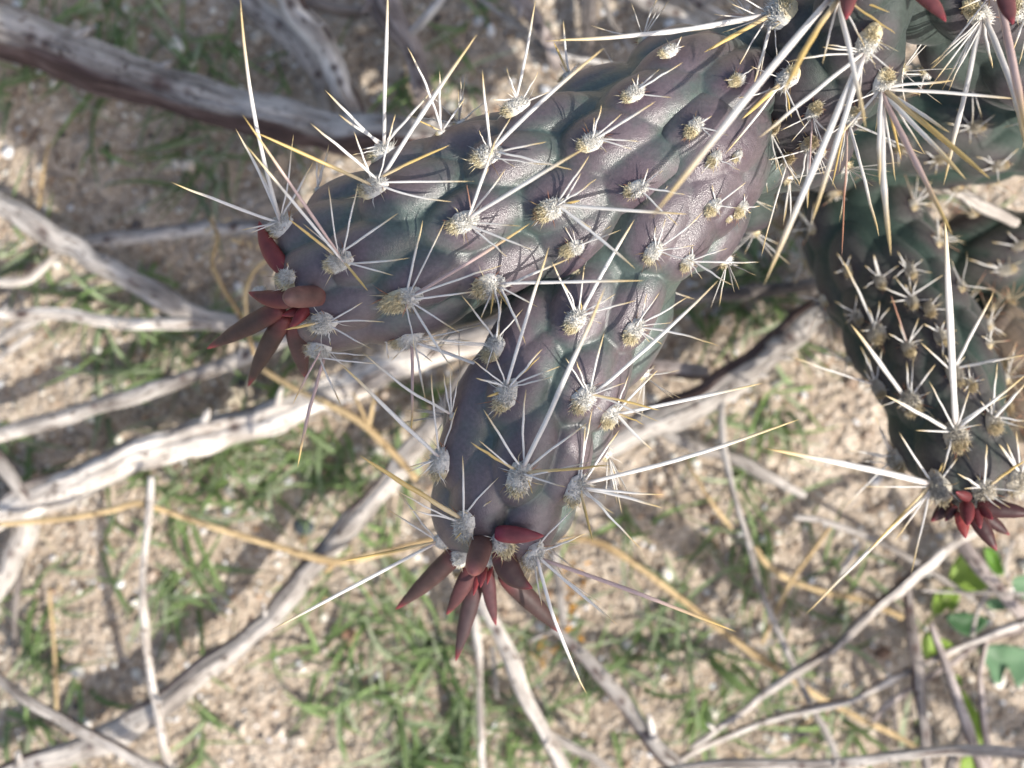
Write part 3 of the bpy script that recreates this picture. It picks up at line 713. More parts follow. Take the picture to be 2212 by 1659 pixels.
# ------------------------------------------------------------------ pebbles
def pebble(x, y, r, col, label, flat=0.6):
    seed = hash_str(label) % 500
    nu, nv = 14, 22
    u = np.linspace(0, np.pi, nu)[:, None]; v = np.linspace(0, 2 * np.pi, nv, endpoint=False)[None]
    d = np.stack([np.sin(u) * np.cos(v), np.sin(u) * np.sin(v), np.cos(u) + 0 * v], -1)
    rm = r / VW * wz(0)
    k = 1 + 0.25 * noise3(d * 1.7 + seed, seed) + 0.08 * noise3(d * 4.5 + seed, seed)
    vv = d * k[..., None] * rm * np.array([1.15, 0.9, flat])
    p = P(x, y, 0); p[2] = float(ground_z(p[0], p[1])) + rm * flat * 0.3
    i = np.arange(nu - 1)[:, None] * nv; j = np.arange(nv)[None]; j2 = (j + 1) % nv
    q = np.stack([i + j, i + nv + j, i + nv + j2, i + j2], -1).reshape(-1, 4)
    me = make_mesh('pebble', vv.reshape(-1, 3), [q], M_STONE, np.tile(np.array(col), (nu * nv, 1)))
    link('pebble', me, None, p, label=label, category='pebble', group='loose pebbles on the sand')
pebble(655, 1140, 20, (0.07, 0.085, 0.10), 'dark slate pebble by the golden straw below the left tip')
pebble(182, 1562, 14, (0.75, 0.73, 0.70), 'white pebble behind the blue-grey stick in the bottom left')
pebble(125, 252, 13, (0.62, 0.52, 0.40), 'cream pebble in shade under the thick grey branch')
pebble(232, 1182, 9, (0.80, 0.78, 0.75), 'small white pebble above the green sprouts at lower left')
pebble(755, 1377, 17, (0.52, 0.30, 0.20), 'rusty pebble left of the dark drooping leaves')
pebble(905, 1384, 12, (0.60, 0.52, 0.42), 'round tan pebble under the drooping leaves')
pebble(1905, 1410, 15, (0.20, 0.12, 0.08), 'brown pebble in the shaded hollow at the right', 0.5)
pebble(1888, 1378, 11, (0.66, 0.56, 0.46), 'pale pebble above the shaded hollow at the right')
pebble(246, 1118, 8, (0.74, 0.70, 0.64), 'tiny pale pebble above the long golden straw')

# ------------------------------------------------------------------ leafy plant bottom right
def leaf_blade(outline, z, col, parent, off, cup=0.0012, seed=1):
    pts = np.array([P(x, y, z) for x, y in outline])
    c = pts.mean(0)
    dense = []
    n = len(pts)
    for i in range(n):
        p0, p1, p2, p3 = pts[i - 1], pts[i], pts[(i + 1) % n], pts[(i + 2) % n]
        for t in (0, .25, .5, .75):
            dense.append(0.5 * (2 * p1 + (p2 - p0) * t + (2 * p0 - 5 * p1 + 4 * p2 - p3) * t * t + (-p0 + 3 * p1 - 3 * p2 + p3) * t ** 3))
    dense = np.array(dense); m = len(dense)
    rings = []
    for k in (1.0, 0.8, 0.55, 0.3):
        r = c + (dense - c) * k
        r[:, 2] = z + cup * (k * k) + 0.0005 * noise3(r * 300 + seed, seed)
        rings.append(r)
    top = np.vstack(rings + [c[None]])
    bot = top.copy(); bot[:, 2] -= 0.0003
    v = np.vstack([top, bot]); o = len(top)
    q, t = [], []
    for k in range(3):
        for i in range(m):
            a, b2 = k * m + i, k * m + (i + 1) % m
            q.append((a, b2, b2 + m, a + m)); q.append((a + o, a + m + o, b2 + m + o, b2 + o))
    for i in range(m):
        a, b2 = 3 * m + i, 3 * m + (i + 1) % m
        t.append((a, b2, 4 * m)); t.append((b2 + o, a + o, 4 * m + o))
        q.append((i, i + o, (i + 1) % m + o, (i + 1) % m))
    link('leaf', make_mesh('leaf', v - off, [q, t], M_GRASS, np.tile(np.array(col), (len(v), 1))), parent)

def plant(label, loc, leaves, stems, group=None):
    off = P(*loc)
    root = link('leafy_sprout', None, None, off, label=label, category='plant', group=group)
    for i, (ol, z, col) in enumerate(leaves):
        leaf_blade(ol, z, col, root, off, seed=i + 3)
    for pts in stems:
        raw = np.array([[*P(x, y, z), r / VW * wz(z)] for x, y, z, r in pts])
        c, s = catmull(raw, 16)
        v, f, _, _ = tube(c[:, :3], c[:, 3], 7)
        link('stem', make_mesh('stem', v - off, f, M_GRASS, np.tile([0.22, 0.26, 0.09], (len(v), 1))), root)
YG, BG = (0.32, 0.47, 0.08), (0.19, 0.34, 0.18)
GL = 'green leafy sprouts at the bottom right'
plant('yellow-green broad leaves beside the thick grey-brown stem', (2050, 1300, 0), [
    ([(2062, 1205), (2085, 1186), (2108, 1200), (2128, 1235), (2142, 1258), (2125, 1272), (2092, 1280), (2062, 1277), (2048, 1250), (2052, 1225)], 0.009, YG),
    ([(2022, 1275), (2045, 1268), (2068, 1280), (2066, 1300), (2052, 1322), (2045, 1308), (2030, 1325), (2012, 1322), (2010, 1300)], 0.008, YG),
    ([(2122, 1182), (2148, 1190), (2160, 1215), (2165, 1238), (2148, 1240), (2132, 1220)], 0.008, (0.16, 0.32, 0.05)),
  ], [[(2050, 1290, 0.008, 4), (2030, 1310, 0.007, 4), (2005, 1340, 0.004, 4), (1985, 1365, 0.001, 4)]], GL)
plant('small yellow-green leaf left of the dark split stem', (2000, 1420, 0), [
    ([(1988, 1378), (2008, 1362), (2016, 1375), (2040, 1380), (2054, 1392), (2038, 1405), (2012, 1420), (1992, 1416)], 0.007, YG)],
    [[(2010, 1400, 0.007, 4), (2002, 1430, 0.003, 4), (1996, 1450, 0.0, 4)]], GL)
plant('long narrow bright leaf between the upright stems', (2090, 1560, 0), [
    ([(2064, 1492), (2078, 1490), (2098, 1520), (2118, 1556), (2124, 1592), (2112, 1606), (2094, 1596), (2082, 1560), (2066, 1524)], 0.010, YG),
    ([(2056, 1458), (2072, 1462), (2072, 1480), (2060, 1482)], 0.009, YG),
    ([(2072, 1640), (2100, 1630), (2112, 1655), (2105, 1690), (2080, 1700)], 0.008, YG)],
    [[(2100, 1590, 0.010, 4), (2098, 1620, 0.007, 4), (2090, 1650, 0.003, 4)]], GL)
plant('blue-green lobed leaves at the right edge', (2180, 1430, 0), [
    ([(2108, 1405), (2130, 1392), (2165, 1390), (2200, 1396), (2250, 1410), (2250, 1440), (2212, 1470), (2195, 1482), (2180, 1450), (2168, 1440), (2160, 1472), (2142, 1470), (2130, 1440)], 0.009, BG),
    ([(2125, 1300), (2150, 1290), (2178, 1300), (2170, 1315), (2140, 1316)], 0.008, BG),
    ([(2040, 1330), (2070, 1322), (2100, 1325), (2130, 1335), (2120, 1355), (2090, 1372), (2060, 1358)], 0.007, (0.075, 0.18, 0.07)),
    ([(2180, 1252), (2215, 1240), (2260, 1250), (2250, 1285), (2205, 1290)], 0.009, BG)],
    [[(2160, 1410, 0.009, 3), (2130, 1400, 0.007, 3), (2060, 1390, 0.003, 3)]], GL)

# dried flower husks
def husk(cx, cy, z, n, rad, col, label, spread):
    off = P(cx, cy, z)
    b = Bag()
    for _ in range(n):
        d = rng.normal(size=3); d[2] = abs(d[2]) * 0.6; d /= np.linalg.norm(d)
        st_ = off + np.array([rng.normal() * spread[0], rng.normal() * spread[1], rng.normal() * 0.0012])
        ln = rad * rng.uniform(0.5, 1.2)
        t = np.linspace(0, 1, 5)[:, None]
        c = st_ + d * ln * t + np.array([0, 0, -0.3 * ln]) * t ** 2
        v, f, _, _ = tube(c, np.array([0.3, 0.9, 1, 0.7, 0.1]) * ln * 0.2, 6, squash=0.35)
        b.add(v, f, np.array(col) * rng.uniform(0.7, 1.2))
    link('dried_husk', b.mesh('dried_husk', M_TUFT, off), None, off, label=label, category='husk')
husk(466, 515, 0.03, 12, 0.0026, (0.62, 0.50, 0.34), 'pale papery husk on top of the curly straw by the left tip', (0.0009, 0.003))
husk(545, 535, 0.032, 10, 0.003, (0.62, 0.48, 0.30), 'curled papery husk between the left tip and the grey branch', (0.0016, 0.0018))
husk(525, 850, 0.016, 12, 0.0036, (0.66, 0.56, 0.40), 'ragged cream husk lying on the bleached branch below the left tip', (0.0018, 0.0014))
husk(1236, 1290, 0.006, 26, 0.0022, (0.60, 0.30, 0.05), 'orange dried flower on the sand right of the lower tip', (0.0018, 0.005))
husk(1172, 1410, 0.005, 14, 0.002, (0.58, 0.36, 0.12), 'rusty tan flake cluster below the orange dried flower', (0.0022, 0.0022))

# ------------------------------------------------------------------ the cacti
class Joint:
    def __init__(self, axis, nt=300, na=220, amp=0.0034, seed=1, cap=1.0, bcap=0.6):
        raw = np.array([[*P(x, y, z), r / VW * wz(z)] for x, y, z, r in axis])
        c, s = catmull(raw, 400)
        L = s[-1]
        R0, R1 = c[0, 3] * bcap, c[-1, 3] * cap
        # denser rings toward both rounded ends
        u = np.linspace(0, 1, nt)
        u = u - 0.10 * np.sin(2 * np.pi * u) / (2 * np.pi) * 6 * 0.9
        u = np.clip(u, 0, 1)
        sv = u * L
        C = np.stack([np.interp(sv, s, c[:, k]) for k in range(3)], 1)
        Rr = np.interp(sv, s, c[:, 3])
        endw = np.clip((L - sv) / R1, 0, 1); begw = np.clip(sv / R0, 0, 1)
        Rr = Rr * np.sqrt(np.clip(1 - (1 - endw) ** 2, 0, 1)) * np.sqrt(np.clip(1 - (1 - begw) ** 2, 0, 1))
        self.C, self.Rr, self.s, self.L = C, Rr, sv, L
        Cs = np.stack([np.interp(np.linspace(0, L, 400), s, c[:, k]) for k in range(3)], 1)
        T, U, S = frames(Cs)
        T = np.stack([np.interp(sv, np.linspace(0, L, 400), T[:, k]) for k in range(3)], 1)
        U = np.stack([np.interp(sv, np.linspace(0, L, 400), U[:, k]) for k in range(3)], 1)
        S = np.stack([np.interp(sv, np.linspace(0, L, 400), S[:, k]) for k in range(3)], 1)
        self.T = T / np.linalg.norm(T, axis=1)[:, None]; self.U = U; self.S = S
        self.th = np.linspace(0, 2 * np.pi, na, endpoint=False)
        self.nt, self.na, self.amp, self.seed = nt, na, amp, seed
        self.nor = np.cos(self.th)[None, :, None] * U[:, None] + np.sin(self.th)[None, :, None] * S[:, None]
        # tip direction mixes into the normal near the rounded end
        k = np.clip(1 - (L - sv) / R1, 0, 1)[:, None, None]; kb = np.clip(1 - sv / R0, 0, 1)[:, None, None]
        dirn = self.nor * np.sqrt(np.clip(1 - k * k, 0, 1)) * np.sqrt(np.clip(1 - kb * kb, 0, 1)) + self.T[:, None] * k - self.T[:, None] * kb
        self.dirn = dirn / (np.linalg.norm(dirn, axis=2)[..., None] + 1e-9)
        self.V0 = C[:, None] + Rr[:, None, None] * self.nor
        self.tub = []       # (i, j) of tubercle areoles
    def locate(self, x, y):
        V = self.V0 + self.dirn * self.amp * 0.7
        w = wz(V[..., 2])
        vx = V[..., 0] / w * VW + VW / 2; vy = VH / 2 - V[..., 1] / w * VW
        d = (vx - x) ** 2 + (vy - y) ** 2 + np.where(self.dirn[..., 2] < -0.15, 1e6, 0)
        return np.unravel_index(np.argmin(d), d.shape)
    def arc(self, i, j):
        """metric distance fields from grid point (i, j)"""
        dth = (self.th[None] - self.th[j] + np.pi) % (2 * np.pi) - np.pi
        rr = 0.5 * (np.maximum(self.Rr, 0.0012)[:, None] + max(self.Rr[i], 0.0012))
        return (self.s[:, None] - self.s[i]) + 0 * dth, dth * rr
    def fill(self, spacing, ls=1.35, only_back=False, keep=2.0):
        pts = list(self.tub); auto = []
        r2 = np.random.default_rng(self.seed)
        cand = [(int(r2.integers(6, self.nt - 8)), int(r2.integers(self.na))) for _ in range(1400)]
        for (i, j) in cand:
            front = self.dirn[i, j, 2] > 0.1
            ok = True
            for (a, b) in pts:
                ds = (self.s[i] - self.s[a]) / ls
                dth = (self.th[j] - self.th[b] + np.pi) % (2 * np.pi) - np.pi
                da = dth * 0.5 * (self.Rr[i] + self.Rr[a])
                lim = spacing * (keep if (only_back and front) else 1.0)
                if ds * ds + da * da < lim * lim: ok = False; break
            if ok:
                pts.append((i, j)); auto.append((i, j))
        self.auto = auto
        return auto
    def build(self, name, mat, parent, off, la=0.0054, lb=0.0100, lf=0.0060, label=None):
        H = np.full((self.nt, self.na), -1.0); ring = np.zeros((self.nt, self.na)); H2 = H.copy(); Hs = np.zeros_like(H)
        for (i, j) in self.tub + self.auto:
            ds, da = self.arc(i, j)
            ds = ds + 0.0012
            l = np.where(ds > 0, lf, lb)
            h = 1 - (ds / l) ** 2 - (da / la) ** 2
            H2 = np.maximum(H2, np.minimum(h, H)); H = np.maximum(H, h); Hs += np.exp(np.maximum(h, -1.5) / 0.075)
            ring = np.maximum(ring, np.exp(-(((ds - 0.001) / 0.0030) ** 2 + (da / 0.0021) ** 2)))
        H0 = H.copy()
        H = np.maximum(0.075 * np.log(Hs + 1e-12), -0.9)
        groove = np.exp(-((H0 - H2) / 0.07) ** 2)
        hh = np.where(H > 0, H ** 0.8, H * 0.8)
        p = self.V0 * 90
        nz = noise3(p, self.seed)
        # fine stretch folds round the limb
        q = np.stack([np.repeat(self.s[:, None] * 900, self.na, 1) + 2.5 * noise3(self.V0 * 150, 4), self.V0[..., 0] * 60, self.V0[..., 1] * 60], -1)
        fold = noise3(q, self.seed + 3) * np.clip(1 - self.s / (0.35 * self.L), 0, 1)[:, None]
        env = np.clip(self.Rr / 0.008, 0, 1)[:, None]
        disp = (self.amp * hh * 0.75 + 0.0003 * nz - 0.00013 * groove + 0.00016 * fold) * env
        if getattr(self, 'other', None) is not None:      # the two arms flow into each other at the fork
            O = self.other; kk = 0.0115
            dm = np.full(self.Rr.shape + (self.na,), 9.0)
            for a in range(4, O.nt, 4):
                dm = np.minimum(dm, np.linalg.norm(self.V0 - O.C[a], axis=2) - O.Rr[a])
            f = np.clip(kk - np.abs(dm), 0, None) / kk
            disp = disp + f * f * kk / 4
        V = self.V0 + self.dirn * disp[..., None]
        self.V = V
        du = np.gradient(V, axis=0); dv = np.roll(V, -1, 1) - np.roll(V, 1, 1)
        n = np.cross(dv, du); ln = np.linalg.norm(n, axis=2)[..., None]
        n = np.where(ln > 1e-12, n / (ln + 1e-15), self.dirn)
        n = np.where(((n * self.dirn).sum(2) < 0)[..., None], -n, n)
        self.N = n
        k = self.na
        i = np.arange(self.nt - 1)[:, None] * k; j = np.arange(k)[None]; j2 = (j + 1) % k
        q = np.stack([i + j, i + j2, i + k + j2, i + k + j], -1).reshape(-1, 4)
        ridge = np.clip(0.5 + 0.5 * H, 0, 1) - 0.07 * groove
        me = make_mesh(name, V.reshape(-1, 3) - off, [q], mat, attrs={'ridge': ridge.ravel(), 'ring': (np.clip(ring, 0, 1) * 0.85).ravel()})
        self.obj = link(name, me, parent, label=label)
        self.off = off
        return self.obj

WHITE, GOLD, TAN_C, PINK, RUST = np.array([0.80, 0.77, 0.72]), np.array([0.68, 0.49, 0.18]), np.array([0.55, 0.44, 0.26]), np.array([0.62, 0.46, 0.42]), np.array([0.42, 0.20, 0.12])

def spine_geo(p0, p1, w, kind='w', bow=None, sides=6, seg=12):
    d = p1 - p0; L = np.linalg.norm(d) + 1e-9
    t = np.linspace(0, 1, seg)
    side = np.cross(d / L, rng.normal(size=3)); side /= np.linalg.norm(side) + 1e-9
    b = (rng.normal() * 0.018 if bow is None else bow)
    c = p0 + d * t[:, None] + side * L * b * np.sin(np.pi * t)[:, None] + side * (noise3(np.stack([t * 6 + rng.random() * 50, t * 0, t * 0], -1), 3) * 0.0001)[:, None]
    prof = np.interp(t, [0, 0.08, 0.3, 0.6, 0.82, 0.93, 1], [0.8, 0.92, 1.0, 0.95, 0.70, 0.40, 0.02])
    r = 0.5 * w * prof * (1 + 0.06 * rng.normal(size=seg))
    v, f, _, _ = tube(c, r, sides, squash=0.8)
    if kind == 'g': ts, base, tip = 0.18, GOLD * 0.7 + WHITE * 0.3, GOLD
    elif kind == 'p': ts, base, tip = 0.6, PINK, GOLD
    elif kind == 'r': ts, base, tip = 0.3, RUST * 0.6 + WHITE * 0.4, RUST
    elif kind == 'd': ts, base, tip = 0.5, TAN_C * 0.8 + WHITE * 0.2, RUST * 1.1
    else: ts, base, tip = 0.62 + rng.normal() * 0.05, WHITE, GOLD * 0.85 + WHITE * 0.15
    m = np.clip((t - ts) / 0.28, 0, 1)[:, None]
    colr = base * (1 - m) + tip * m
    rt = np.clip(1 - t / 0.07, 0, 1)[:, None] * 0.5
    colr = colr * (1 - rt) + PINK * rt
    colr = np.clip(colr * (1 + rng.normal() * 0.05), 0, 0.9)
    cv = np.vstack([np.repeat(colr, sides, 0), colr[:1], colr[-1:]])
    return v, f, cv

def hair_batch(p, d, ln, rad, col):
    """many three-sided hairs at once"""
    n = len(p)
    a = np.cross(d, rng.normal(size=(n, 3))); a /= np.linalg.norm(a, axis=1)[:, None] + 1e-9
    b = np.cross(d, a)
    vs = []
    curl = rng.normal(size=(n, 3)) * 0.22
    for (t, rr) in ((0, 1.0), (0.55, 0.8)):
        c = p + d * (ln * t)[:, None] + curl * (ln * t * t)[:, None]
        for k in range(3):
            an = k * 2 * np.pi / 3
            vs.append(c + (math.cos(an) * a + math.sin(an) * b) * (rad * rr)[:, None])
    vs.append(p + d * ln[:, None] + curl * ln[:, None])
    v = np.stack(vs, 1).reshape(-1, 3)
    o = (np.arange(n) * 7)[:, None, None]
    q = np.array([(0, 1, 4, 3), (1, 2, 5, 4), (2, 0, 3, 5)])[None] + o
    t = np.array([(3, 4, 6), (4, 5, 6), (5, 3, 6)])[None] + o
    return v, [q.reshape(-1, 4), t.reshape(-1, 3)], np.repeat(col, 7, 0)

WOOL, GLO, GLO_D = np.array([0.90, 0.87, 0.80]), np.array([0.84, 0.73, 0.48]), np.array([0.36, 0.25, 0.13])
def areole_geo(J, i, j, length, width, nh=300, old=0.0, tan=0.36, dark_end=0.0):
    """woolly cushion: white wool on the base side, tan glochids on the tip side"""
    c = J.V[i, j]; n = J.N[i, j]; T = J.T[i]
    n = n * 0.75 + J.dirn[i, j] * 0.25; n /= np.linalg.norm(n)
    T = T - n * (T @ n)
    if np.linalg.norm(T) < 0.2: T = np.cross(n, [0.3, 1, 0.2])
    T /= np.linalg.norm(T); B = np.cross(n, T)
    bag = Bag()
    # cushion body
    nu, nv = 7, 14
    u = np.linspace(0, np.pi * 0.62, nu)[:, None]; v = np.linspace(0, 2 * np.pi, nv, endpoint=False)[None]
    d = np.stack([np.sin(u) * np.cos(v), np.sin(u) * np.sin(v), np.cos(u) + 0 * v], -1)
    k = 1 + 0.16 * noise3(d * 3 + i, 3) + 0.10 * noise3(d * 8 + j, 4)
    loc = d * k[..., None] * np.array([length * 0.48, width * 0.50, width * 0.50])
    loc[..., 2] -= width * 0.06
    pts = c + loc[..., :1] * T + loc[..., 1:2] * B + loc[..., 2:] * n
    ii = np.arange(nu - 1)[:, None] * nv; jj = np.arange(nv)[None]; j2 = (jj + 1) % nv
    q = np.stack([ii + jj, ii + nv + jj, ii + nv + j2, ii + j2], -1).reshape(-1, 4)
    m = np.clip((loc[..., 0] / length - (0.44 - 0.88 * tan)) * 9, 0, 1)[..., None]
    wool = WOOL * (1 - old) + TAN_C * 0.85 * old
    glo = GLO * (1 - old) + GLO_D * old
    col = (wool * (1 - m) + glo * m) * 0.93
    if dark_end: 
        dk = np.clip((loc[..., 0] / length - 0.25) * 8, 0, 1)[..., None] * dark_end
        col = col * (1 - dk) + np.array([0.16, 0.09, 0.05]) * dk
    bag.add(pts.reshape(-1, 3), [q], col.reshape(-1, 3))
    # hairs
    rr = np.sqrt(rng.random(nh)); aa = rng.random(nh) * 2 * np.pi
    x = rr * np.cos(aa); y = rr * np.sin(aa)
    zz = np.sqrt(np.clip(1 - rr ** 2, 0, 1))
    base = c + (x * length * 0.44)[:, None] * T + (y * width * 0.42)[:, None] * B + (zz * width * 0.44)[:, None] * n
    tn = np.clip((x * 0.44 - (0.44 - 0.88 * tan)) * 9 + rng.normal(size=nh) * 0.3, 0, 1)
    out = x[:, None] * T * 0.9 + y[:, None] * B * 0.9 + (0.35 + zz)[:, None] * n + rng.normal(size=(nh, 3)) * 0.32 + T * (tn * 0.55)[:, None]
    out /= np.linalg.norm(out, axis=1)[:, None]
    ln = width * rng.uniform(0.10, 0.25, nh) * (1 + 0.5 * tn)
    rad = np.full(nh, width * 0.021) * rng.uniform(0.7, 1.4, nh)
    colr = wool * (1 - tn[:, None]) + glo * tn[:, None]
    colr = colr * rng.uniform(0.74, 1.12, (nh, 1))
    if dark_end:
        dk = (x > 0.65)[:, None] * dark_end * (rng.random((nh, 1)) < 0.7)
        colr = colr * (1 - dk) + np.array([0.2, 0.11, 0.06]) * dk
    bag.add(*hair_batch(base, out, ln, rad, np.clip(colr, 0, 0.9)))
    # a few long bristles
    nb = 12
    aa = rng.random(nb) * 2 * np.pi
    x = np.cos(aa) * 0.9; y = np.sin(aa) * 0.9
    base = c + (x * length * 0.42)[:, None] * T + (y * width * 0.4)[:, None] * B
    out = x[:, None] * T + y[:, None] * B + rng.uniform(0.2, 0.9, (nb, 1)) * n; out /= np.linalg.norm(out, axis=1)[:, None]
    bag.add(*hair_batch(base, out, width * rng.uniform(0.4, 0.95, nb), np.full(nb, width * 0.022), np.array([GLO, WOOL, RUST, GLO_D])[rng.integers(0, 4, nb)]))
    return bag, c, n, T, B

def V2w(units, z):          # width in thirds of a survey unit -> metres
    return units / 3.0 / VW * wz(z)

def dress(J, reg, areoles, old=0.0, spinek=None):
    """areoles: (x, y, length, tan-share, spines[(tipx, tipy, width, kind, lift)]) in the 3x grid of region reg"""
    for A in areoles:
        (x, y), ln, sp = A[0], A[1], A[2]
        opt = A[3] if len(A) > 3 else {}
        vx, vy = L3(*reg, x, y)
        i, j = J.locate(vx, vy)
        J.tub.append((i, j))
        J.meas.append((i, j, ln, sp, reg, opt))

def finish(J, old=0.0, auto_len=(0.006, 0.011), auto_w=0.00022, auto_n=7, dense=1.0, kinds='www', hair=160):
    for (i, j, ln, sp, reg, opt) in J.meas:
        z = J.V[i, j, 2]
        L = V2w(ln, z) * 1.04; W = L * opt.get('wr', 0.60)
        bag, c, n, T, B = areole_geo(J, i, j, L, W, nh=int(opt.get('nh', 330) * 1.7), old=opt.get('old', old), tan=opt.get('tan', 0.36) * 0.88, dark_end=opt.get('dark', 0.0))
        link('areole', bag.mesh('areole', M_TUFT, J.off), J.obj)
        for s_ in sp:
            tx, ty, w = s_[0], s_[1], s_[2]
            kind = s_[3] if len(s_) > 3 else 'w'
            vx, vy = L3(*reg, tx, ty)
            base = c - T * L * 0.16 + n * W * 0.22 + rng.normal(size=3) * W * 0.10
            d2 = np.linalg.norm(P(vx, vy, base[2])[:2] - base[:2])
            if len(s_) > 4: lift = s_[4]
            else: lift = (0.10 + 0.38 * max(0, n[2])) * d2 * rng.uniform(0.75, 1.2)
            tip = P(vx, vy, base[2] + lift)
            outd = (tip - base); outd /= np.linalg.norm(outd)
            b0 = base + outd * W * 0.05
            ww = V2w(w, base[2] + lift * 0.5) * (0.86 if w < 30 else 0.80)
            v, f, cv = spine_geo(b0, tip, ww, kind, s_[5] if len(s_) > 5 else None)
            link('spine', make_mesh('spine', v - J.off, f, M_SPINE, cv), J.obj)
    # what grows on the flanks that the survey did not single out
    bag = Bag(); hairs = Bag()
    for (i, j) in J.auto:
        if J.skip_front and J.dirn[i, j, 2] > 0.25: continue
        if J.Rr[i] < 0.003: continue
        z = J.V[i, j, 2]
        b2, c, n, T, B = areole_geo(J, i, j, 0.0030, 0.0020, nh=hair, old=old)
        for v_, c_ in zip(b2.v, b2.c): pass
        hairs.q += [q + hairs.n for q in b2.q]; hairs.t += [t + hairs.n for t in b2.t]
        hairs.v += b2.v; hairs.c += b2.c; hairs.n += b2.n
        for k in range(auto_n):
            a = rng.random() * 2 * np.pi
            d = n * rng.uniform(0.35, 1.0) + (math.cos(a) * T + math.sin(a) * B); d /= np.linalg.norm(d)
            ln = rng.uniform(*auto_len)
            v, f, cv = spine_geo(c + n * 0.0004, c + d * ln, auto_w * rng.uniform(0.7, 1.5), kinds[rng.integers(len(kinds))], seg=6, sides=4)
            bag.add(v, f, cv)
    if bag.n:
        link('side_spines', bag.mesh('side_spines', M_SPINE, J.off), J.obj, kind='stuff')
        link('side_areoles', hairs.mesh('side_areoles', M_TUFT, J.off), J.obj, kind='stuff')

def fleshy(J, base, tip, w, z0, z1, cA=(0.12, 0.03, 0.03), cB=(0.052, 0.034, 0.031), cT=(0.24, 0.038, 0.048), bend=(0, 0), blunt=False):
    p0 = P(*base, z0); p1 = P(*tip, z1)
    mid = (p0 + p1) / 2 + P(base[0] + bend[0], base[1] + bend[1], (z0 + z1) / 2) - P(*base, (z0 + z1) / 2)
    t = np.linspace(0, 1, 26)[:, None]
    c = (1 - t) ** 2 * p0 + 2 * t * (1 - t) * mid + t * t * p1
    r = 0.57 * w / VW * wz((z0 + z1) / 2)
    tt = t[:, 0]
    prof = np.interp(tt, [0, 0.06, 0.18, 0.4, 0.65, 0.85, 0.95, 1.0], [0.6, 0.85, 1.0, 1.0, 0.78, 0.42, 0.2, 0.03] if not blunt else [0.5, 0.8, 0.95, 1.0, 1.0, 0.85, 0.55, 0.05])
    v, f, _, th = tube(c, r * prof, 18, squash=0.82)
    m1 = np.clip((tt - 0.0) / 0.25, 0, 1)[:, None]; m2 = np.clip((tt - 0.82) / 0.16, 0, 1)[:, None]
    col = np.array(cA) * (1 - m1) + np.array(cB) * m1
    col = col * (1 - m2) + np.array(cT) * m2
    edge = 0.5 + 0.5 * np.abs(np.sin(th))
    colv = (col[:, None, :] * (1 + 0.5 * (edge[None, :, None] - 0.5) * np.array([1.0, 0.1, 0.1]))).reshape(-1, 3)
    cv = np.vstack([colv, col[:1], col[-1:]])
    link('leaf', make_mesh('leaf', v - J.off, f, M_LEAF, cv), J.obj)

def tuft_at(J, p, n, T, L, W, nh=300, tan=0.3, old=0.0):
    """woolly tuft at the growing tip, oriented freely"""
    class F: pass
    f = F(); f.V = np.array([[p]]); f.N = np.array([[n]]); f.dirn = f.N; f.T = np.array([T])
    bag, *_ = areole_geo(f, 0, 0, L, W, nh=nh, tan=tan, old=old)
    link('areole', bag.mesh('areole', M_TUFT, J.off), J.obj)

# ---- main plant
z_ = 0.100
main_off = P(1700, 330, 0.0)
main = link('cholla_cactus', None, None, main_off, label='spiny grey-purple cactus with two arms ending in dark red leaves', category='cactus', group='spiny cholla cacti')

JA = Joint([(1650, 190, 0.094, 112), (1560, 232, 0.098, 138), (1450, 282, 0.101, 155), (1330, 338, 0.102, 168), (1200, 398, 0.102, 176), (1080, 452, 0.102, 180), (960, 502, 0.102, 180), (850, 548, 0.100, 172), (765, 585, 0.098, 158), (695, 612, 0.096, 138), (628, 636, 0.093, 112)], seed=5, nt=330, na=240)
JB = Joint([(1575, 175, 0.093, 112), (1535, 255, 0.0965, 148), (1470, 350, 0.0995, 172), (1396, 455, 0.1015, 172), (1332, 566, 0.101, 162), (1270, 680, 0.1005, 150), (1205, 780, 0.101, 156), (1148, 880, 0.101, 158), (1112, 980, 0.100, 155), (1092, 1060, 0.098, 142), (1078, 1120, 0.096, 122), (1068, 1178, 0.093, 98)], seed=8, nt=330, na=230)
JF = Joint([(1560, 420, 0.070, 95), (1650, 320, 0.084, 116), (1755, 195, 0.100, 136), (1850, 65, 0.113, 124), (1915, -40, 0.123, 102), (1950, -110, 0.130, 80)], seed=12, nt=240, na=180)
JG = Joint([(2380, 250, 0.080, 90), (2250, 150, 0.092, 102), (2110, 50, 0.100, 112), (2010, -25, 0.108, 96), (1950, -100, 0.114, 74)], seed=15, nt=200, na=150)
for J in (JA, JB, JF, JG): J.meas = []; J.skip_front = True

